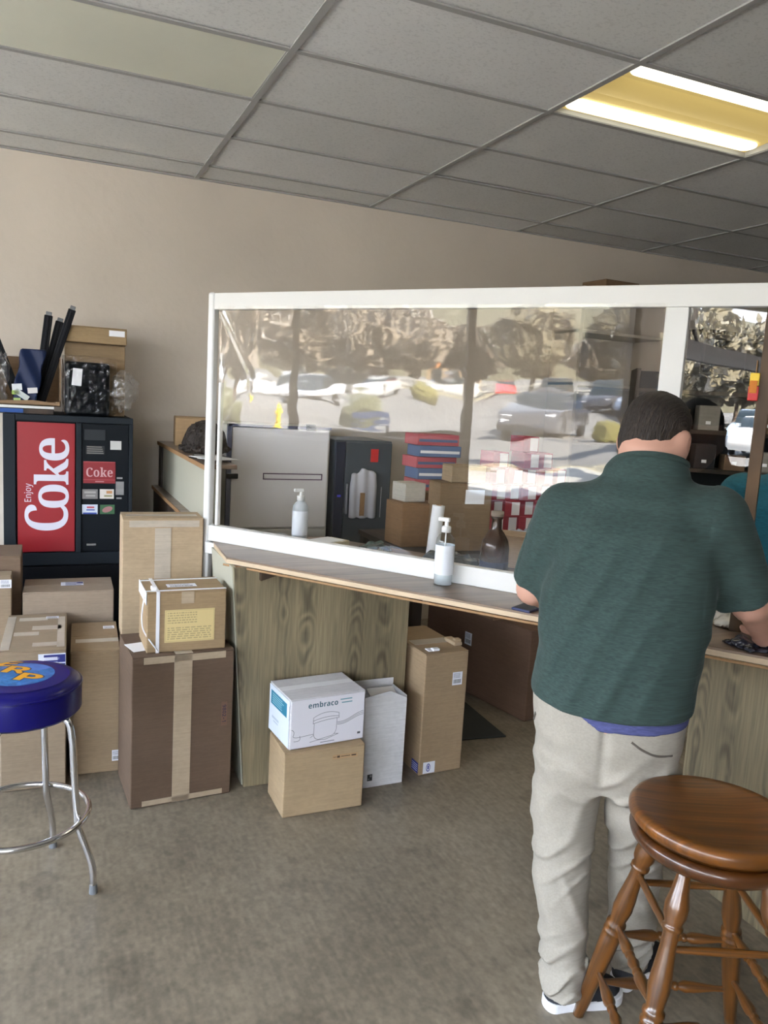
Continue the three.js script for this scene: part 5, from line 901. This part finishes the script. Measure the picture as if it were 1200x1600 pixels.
// ---------------------------------------------------------------- the street outside, seen mirrored in the sheet
const G0 = -0.1;
struct('ground', box(-420, -0.4, -300, LEFT - 0.2, G0, 420), M.asphalt);
struct('front_ground', box(LEFT - 0.2, -0.4, FRONT + 0.2, 120, G0, 420), M.asphalt);
struct('front_sidewalk', box(LEFT - 0.2, G0, FRONT + 0.2, RIGHT + 6, G0 + 0.06, FRONT + 6), M.walk);
struct('sidewalk', box(-10.5, G0, -60, LEFT - 0.2, G0 + 0.06, 90), M.walk);
struct('kerb', box(-10.7, G0, -60, -10.5, G0 + 0.1, 90), M.kerb);
struct('road_kerb', box(-62, G0, -20, -61.4, G0 + 0.25, 120), M.kerb);
{ const g = new THREE.SphereGeometry(1, 48, 24, 0, Math.PI * 2, 0, Math.PI / 2); g.scale(110, 36, 280); const p = g.attributes.position; for (let i = 0; i < p.count; i++) p.setY(i, p.getY(i) * (1 + 0.15 * n3(p.getX(i) / 30, 0, p.getZ(i) / 30))); g.computeVertexNormals(); g.translate(-330, G0, 110); struct('hill', metric(g), M.hill); }
function tree(label, x, z, h, r, m, dens, trunk = 0.22) {
  const t = thing('tree', label, 'tree', [x, G0, z], 0, 'trees across the parking lot');
  part(t, 'trunk', turned([0, 0, 0], [rr(-0.4, 0.4), h * 0.75, rr(-0.4, 0.4)], [[0, trunk * 1.5], [0.06, trunk], [0.6, trunk * 0.7], [1, trunk * 0.3]], 10), M.bark);
  for (let k = 0; k < 4; k++) { const a = rr(0, 6.28), y0 = h * rr(0.35, 0.6); part(t, 'branch', tube([[0, y0, 0], [Math.cos(a) * r * 0.4, y0 + h * 0.16, Math.sin(a) * r * 0.4], [Math.cos(a) * r * 0.75, y0 + h * 0.26, Math.sin(a) * r * 0.75]], trunk * 0.3, 8, 6), M.bark); }
  // a loose crown of many small leaf sprays
  const pos = [], idx = [], q = V3(), ax = V3(), bx = V3();
  for (let k = 0; k < dens; k++) {
    const th = rr(0, 6.283), cz = rr(-1, 1), f = Math.cbrt(rnd()) , s = Math.sqrt(1 - cz * cz); const lump = 0.75 + 0.35 * n3(Math.cos(th) * 2 + x, cz * 2, Math.sin(th) * 2 + z);
    q.set(Math.cos(th) * s * r * f * lump, h * 0.6 + cz * h * 0.42 * f * lump, Math.sin(th) * s * r * f * lump);
    const l = rr(0.3, 0.75); ax.set(rr(-1, 1), rr(-1, 1), rr(-1, 1)).normalize().multiplyScalar(l); bx.set(rr(-1, 1), rr(-1, 1), rr(-1, 1)).cross(ax).normalize().multiplyScalar(l * 0.55);
    const o = pos.length / 3; pos.push(q.x - ax.x, q.y - ax.y, q.z - ax.z, q.x + bx.x, q.y + bx.y, q.z + bx.z, q.x + ax.x, q.y + ax.y, q.z + ax.z, q.x - bx.x, q.y - bx.y, q.z - bx.z); idx.push(o, o + 1, o + 2, o, o + 2, o + 3);
  }
  const g = new THREE.BufferGeometry(); g.setAttribute('position', new THREE.Float32BufferAttribute(pos, 3)); g.setIndex(idx); g.computeVertexNormals(); { const nn = g.attributes.normal, pp = g.attributes.position, w = V3(); for (let i = 0; i < nn.count; i++) { w.set(pp.getX(i), pp.getY(i) - h * 0.1, pp.getZ(i)).normalize().multiplyScalar(1.2); w.x += nn.getX(i) * 0.6; w.y += nn.getY(i) * 0.6; w.z += nn.getZ(i) * 0.6; w.normalize(); nn.setXYZ(i, w.x, w.y, w.z); } } metric(g);
  const o = part(t, 'foliage', g, m); o.userData.kind = 'stuff';
}
const tl = [['brown', M.leafBrown], ['olive', M.leaf], ['green', M.leafGreen]];
const TREES = [[-66, -16, 7, 4.6, 0], [-74, -7, 8, 5, 1], [-70, 1.5, 7.5, 4.8, 0], [-80, 9, 6, 4.5, 0], [-108, 14, 6, 5, 1], [-80, 19.5, 5.5, 3.2, 0], [-70, 23, 7.5, 4.6, 1], [-82, 36, 5, 5, 0], [-66, 30.5, 7.2, 4.4, 1], [-70, 42, 6, 5, 0], [-60, 39, 8, 5.4, 1], [-84, 54, 9, 6, 0], [-62, 52, 9, 6.2, 1], [-74, 70, 9, 6.5, 2], [-116, 30, 5.5, 5, 0], [-104, 45, 6, 6, 0], [-30, -5.2, 7, 3.2, 0], [-110, 2, 7, 6, 0], [-56, 64, 7, 5, 0], [-44, 21.5, 7, 3.6, 1], [-50, 28.5, 8, 3.2, 1], [-50, 44, 8, 3.2, 1], [-84, -26, 9, 6, 0], [-60, 5.5, 6.5, 3.6, 0], [-72, 12.5, 6, 2.6, 0]];
const ordinal = ['first', 'second', 'third', 'fourth', 'fifth', 'sixth', 'seventh', 'eighth', 'ninth', 'tenth', 'eleventh', 'twelfth', 'thirteenth', 'fourteenth', 'fifteenth', 'sixteenth', 'seventeenth', 'eighteenth'];
const along = ([x, z]) => Math.atan2(z + 3.485, 4.459 - x);       // order of the mirrored things along the sheet, from the corner post
const treeLabel = (x, z, k) => ordinal[TREES.filter((t) => t[4] === k && along(t) < along([x, z])).length] + ' ' + tl[k][0] + ' tree from the corner post among those mirrored in the sheet';
TREES.forEach(([x, z, h, r, k], i) => tree(treeLabel(x, z, k), x, z, h + 1.5, r * 1.1, tl[k][1], 6500, 0.25));
function bush(bushWord, x, z, s, m) { const t = thing('bush', bushWord + ' bush by the kerb outside, mirrored in the clear sheet', 'bush', [x, G0, z], 0, 'bushes by the kerb'); const g = new THREE.IcosahedronGeometry(1, 4), p = g.attributes.position; for (let i = 0; i < p.count; i++) { const a = p.getX(i), b = p.getY(i), c = p.getZ(i), q = s * (1 + 0.12 * n3(a * 4 + x, b * 4, c * 4) + 0.08 * n3(a * 11, b * 11, c * 11)); p.setXYZ(i, a * q, Math.max(0, b * q * 0.85 + s * 0.6), c * q); } g.computeVertexNormals(); part(t, 'leaves', metric(g), m); part(t, 'stem', rod([0, 0, 0], [0, s * 0.4, 0], 0.05), M.bark); }
bush('green round', -23, 0.2, 0.75, M.leafGreen); bush('small green', -21.5, -4.3, 0.6, M.leafGreen); bush('small yellowish', -17, 6.6, 0.5, M.grass); bush('yellowish round', -42, 6.5, 0.8, M.grass); bush('largest green', -26, -6, 0.9, M.leafGreen);
function car(label, x, z, turn, color, kind = 0) {
  const t = thing(kind === 2 ? 'pickup_truck' : 'car', label, kind === 2 ? 'truck' : 'car', [x, G0 + 0.0, z], turn), m = phys({ color: C(...color), roughness: 0.3, clearcoat: 0.8 });
  const P = (pts, w, mm, name, b = 0.06) => { const s = new THREE.Shape(); s.moveTo(...pts[0]); s.splineThru(pts.slice(1).map((p) => new THREE.Vector2(...p))); s.closePath(); const g = new THREE.ExtrudeGeometry(s, { depth: w - 2 * b, bevelEnabled: true, bevelSize: b, bevelThickness: b, bevelSegments: 3, curveSegments: 6 }); g.translate(0, 0, -(w - 2 * b) / 2); return part(t, name, metric(g), mm); };
  const hgt = kind === 1 ? 1.72 : kind === 2 ? 1.8 : 1.42;
  P([[-2.2, 0.32], [-2.25, 0.6], [-2.1, 0.86], [-1.2, 0.94], [1.0, 0.95], [2.0, 0.8], [2.25, 0.55], [2.2, 0.32]], 1.8, m, 'car_body');
  const cab = kind === 2 ? [[-0.3, 0.9], [-0.25, hgt - 0.08], [0.6, hgt - 0.06], [1.2, 0.92]] : kind === 1 ? [[-2.1, 0.9], [-1.95, hgt - 0.1], [0.3, hgt - 0.06], [1.15, 0.92]] : [[-1.7, 0.9], [-1.0, hgt - 0.08], [0.3, hgt - 0.06], [1.15, 0.92]];
  P(cab, 1.5, M.carGlass, 'windows', 0.05);
  part(t, 'car_roof', box(cab[1][0] + 0.05, hgt - 0.05, -0.68, cab[2][0] + 0.02, hgt + 0.03, 0.68, 0.04), m);
  for (const sx of [-1.4, 1.4]) for (const sz of [-0.82, 0.82]) { const g = new THREE.TorusGeometry(0.24, 0.1, 10, 24); g.translate(sx, 0.34, sz); part(t, 'wheel', join(g, rod([sx, 0.34, sz - 0.06], [sx, 0.34, sz + 0.06], 0.2, 0.2, 16)), M.tyre); }
  for (const sz of [-0.65, 0.65]) { part(t, 'tail_light', box(-2.3, 0.62, sz - 0.16, -2.2, 0.8, sz + 0.16, 0.02), M.red); part(t, 'headlight', box(2.14, 0.58, sz - 0.16, 2.26, 0.72, sz + 0.16, 0.02), M.labelWhite); }
}
car('white car parked at the far left of the lot, mirrored near the corner post', -52, -4.2, 0.5, [0.62, 0.62, 0.62]);
car('white van parked left of a dark mullion, mirrored in the clear sheet', -46, -1.4, 0.4, [0.62, 0.62, 0.62], 1);
car('silver white car right of the first mullion, mirrored with a red tail light', -40.5, -0.2, 0.5, [0.58, 0.59, 0.62]);
car('white car beside the silver white one, mirrored in the clear sheet', -46, 4.2, 0.5, [0.6, 0.6, 0.6]);
car('red car far across the lot, mirrored beside the second mullion', -58, 16.5, 0.3, [0.6, 0.03, 0.03]);
car('white car far across the lot left of the second mullion, mirrored', -66, 14, 1.3, [0.6, 0.6, 0.58]);
car('small blue car by the orange roofed hut, mirrored in the sheet', -84, 18.5, 1.5, [0.12, 0.18, 0.28]);
car('dark grey pickup parked in the row, mirrored right of the red car', -40, 14, 0.7, [0.025, 0.026, 0.03], 2);
car('charcoal van parked in the row, mirrored in the middle of the sheet', -36, 15.2, 0.7, [0.035, 0.035, 0.04], 1);
car('grey car parked nearest the shop window, mirrored above the red boxes', -19.5, 5.6, 0.6, [0.07, 0.07, 0.075]);
car('blue car mirrored beside the man\'s head in the clear sheet', -27, 14.2, 0.8, [0.02, 0.045, 0.12]);
car('silver blue van mirrored near the man\'s head, behind the blue car', -32, 15.6, 0.8, [0.16, 0.2, 0.28], 1);
car('white car mirrored in the smooth pane right of the white post', -25.5, 17.3, 0.75, [0.66, 0.66, 0.66]);
car('pale blue van mirrored in the smooth pane above the white car', -33, 22, 0.75, [0.4, 0.52, 0.68], 1);
car('white van mirrored in the smooth pane, farther off than the pale blue van', -36, 27, 0.75, [0.66, 0.66, 0.66], 1);
{ // hydrant
  const t = thing('fire_hydrant', 'yellow fire hydrant on the kerb outside, mirrored left in the clear sheet', 'hydrant', [-20.4, G0, -2.75]), L = (pr) => new THREE.LatheGeometry(pr.map(([a, b]) => new THREE.Vector2(a, b)), 24);
  part(t, 'barrel', L([[0.0001, 0], [0.2, 0], [0.2, 0.06], [0.14, 0.08], [0.14, 0.55], [0.18, 0.57], [0.18, 0.62], [0.15, 0.66], [0.1, 0.74], [0.0001, 0.77]]), M.yellow); part(t, 'outlet', rod([0, 0.45, -0.24], [0, 0.45, 0.24], 0.075), M.yellow); part(t, 'outlet', rod([0, 0.42, 0], [0.24, 0.42, 0], 0.09), M.yellow); part(t, 'cap_nut', rod([0, 0.76, 0], [0, 0.83, 0], 0.035, 0.035, 6), M.yellow);
}
{ // huts and shops far across the lot
  const hut = (label, x, z, w, col, rc) => { const t = thing('building', label, 'building', [x, G0, z], 0.3); part(t, 'wall', box(-w / 2, 0, -3, w / 2, 2.6, 3), mat({ color: C(...col), roughness: 0.9 })); const s = new THREE.Shape([[-3.6, 2.5], [3.6, 2.5], [0, 4.1]].map(([a, b]) => new THREE.Vector2(a, b))); const g = new THREE.ExtrudeGeometry(s, { depth: w + 0.8, bevelEnabled: false }); g.rotateY(Math.PI / 2); g.translate(-(w + 0.8) / 2, 0, 0); part(t, 'roof', metric(g), mat({ color: C(...rc), roughness: 0.9 })); for (let i = 0; i < 3; i++) { const o = part(t, 'window', box(w / 2, 0.9, -2.4 + i * 1.8, w / 2 + 0.05, 2.0, -1.3 + i * 1.8), M.carGlass); } part(t, 'door', box(w / 2, 0, 2.3, w / 2 + 0.05, 2.1, 2.9), M.darkWood); };
  hut('pale shop with a low white roof far across the lot, mirrored in the sheet', -88, 8, 7, [0.34, 0.31, 0.24], [0.32, 0.3, 0.26]);
  hut('orange roofed hut far across the lot, mirrored in the sheet', -96, 22, 6, [0.3, 0.22, 0.13], [0.5, 0.19, 0.05]);
  const f = thing('fence', 'low white rail fence along the far kerb, mirrored in the sheet', 'fence', [-63.5, G0, 0]); for (let i = 0; i < 14; i++) part(f, 'post', box(-0.05, 0, i * 2.4 - 4, 0.05, 1.0, i * 2.4 - 3.9), M.walk); part(f, 'rail', box(-0.03, 0.85, -4, 0.03, 0.95, 27.4), M.walk); part(f, 'rail', box(-0.03, 0.4, -4, 0.03, 0.5, 27.4), M.walk);
  const b = thing('bench', 'blue bench on the sidewalk outside, mirrored above the charcoal cabinet', 'bench', [-16.5, G0, -0.4], 0.1); part(b, 'seat', box(-0.22, 0.42, -0.5, 0.22, 0.47, 0.5, 0.01), mat({ color: C(0.02, 0.04, 0.1) })); part(b, 'backrest', box(-0.26, 0.55, -0.5, -0.2, 0.75, 0.5, 0.01), mat({ color: C(0.02, 0.04, 0.1) })); for (const z of [-0.42, 0.42]) part(b, 'leg', box(-0.22, 0, z - 0.03, 0.22, 0.42, z + 0.03, 0.005), M.frameDark);
}
{ // dark timber arbour on the sidewalk
  const t = thing('arbour', 'dark timber arbour post and beam outside, mirrored around the white post', 'arbour', [-8.3, G0, 3.0]), A = V3(0, 0, 0), B = V3(-8, 0, 8.8), dir = B.clone().normalize(), side = V3(dir.z, 0, -dir.x);
  const beam = (y0, y1, th, m) => { const g = new THREE.BoxGeometry(th, y1 - y0, 12); g.translate(0, (y0 + y1) / 2 - G0, 5.6); g.rotateY(Math.atan2(dir.x, dir.z)); return part(t, 'beam', metric(g), m); };
  const tarred = mat({ color: C(0.008, 0.007, 0.007), roughness: 0.9 }), aged = mat({ color: C(0.02, 0.012, 0.008), map: T.bark, roughness: 0.9 });
  beam(2.62, 2.78, 0.2, tarred); beam(2.78, 2.98, 0.16, aged);
  part(t, 'post', box(-0.22, 0, -0.22, 0.22, 3.6, 0.22, 0.02), aged); 
  const br = (a, b, r) => part(t, 'branch', rod(a, b, r, r * 0.7, 8), aged);
  br([dir.x * 2.2, 2.98 - G0, dir.z * 2.2], [dir.x * 2.0, 3.9, dir.z * 2.0], 0.05); br([dir.x * 2.3, 3.4, dir.z * 2.3], [dir.x * 2.75, 3.85, dir.z * 2.75], 0.05); br([dir.x * 2.35, 3.4, dir.z * 2.35], [dir.x * 3.0, 3.0, dir.z * 3.0], 0.05);
  part(t, 'post', (() => { const g = box(dir.x * 11.3 - 0.15, 0, dir.z * 11.3 - 0.15, dir.x * 11.3 + 0.15, 2.9, dir.z * 11.3 + 0.15, 0.02); return g; })(), aged);
}
// ---------------------------------------------------------------- groups sit at the base of their thing; shadows on
scene.updateMatrixWorld(true);
for (const o of scene.children) if (o.isGroup && o.position.lengthSq() === 0 && !o.userData.kind) {
  const b = new THREE.Box3().setFromObject(o), c = V3((b.min.x + b.max.x) / 2, b.min.y, (b.min.z + b.max.z) / 2);
  o.position.copy(c); for (const k of o.children) k.position.sub(c);
}
scene.traverse((o) => { if (o.isMesh) { o.castShadow = true; o.receiveShadow = true; } });
renderer.render(scene, camera);
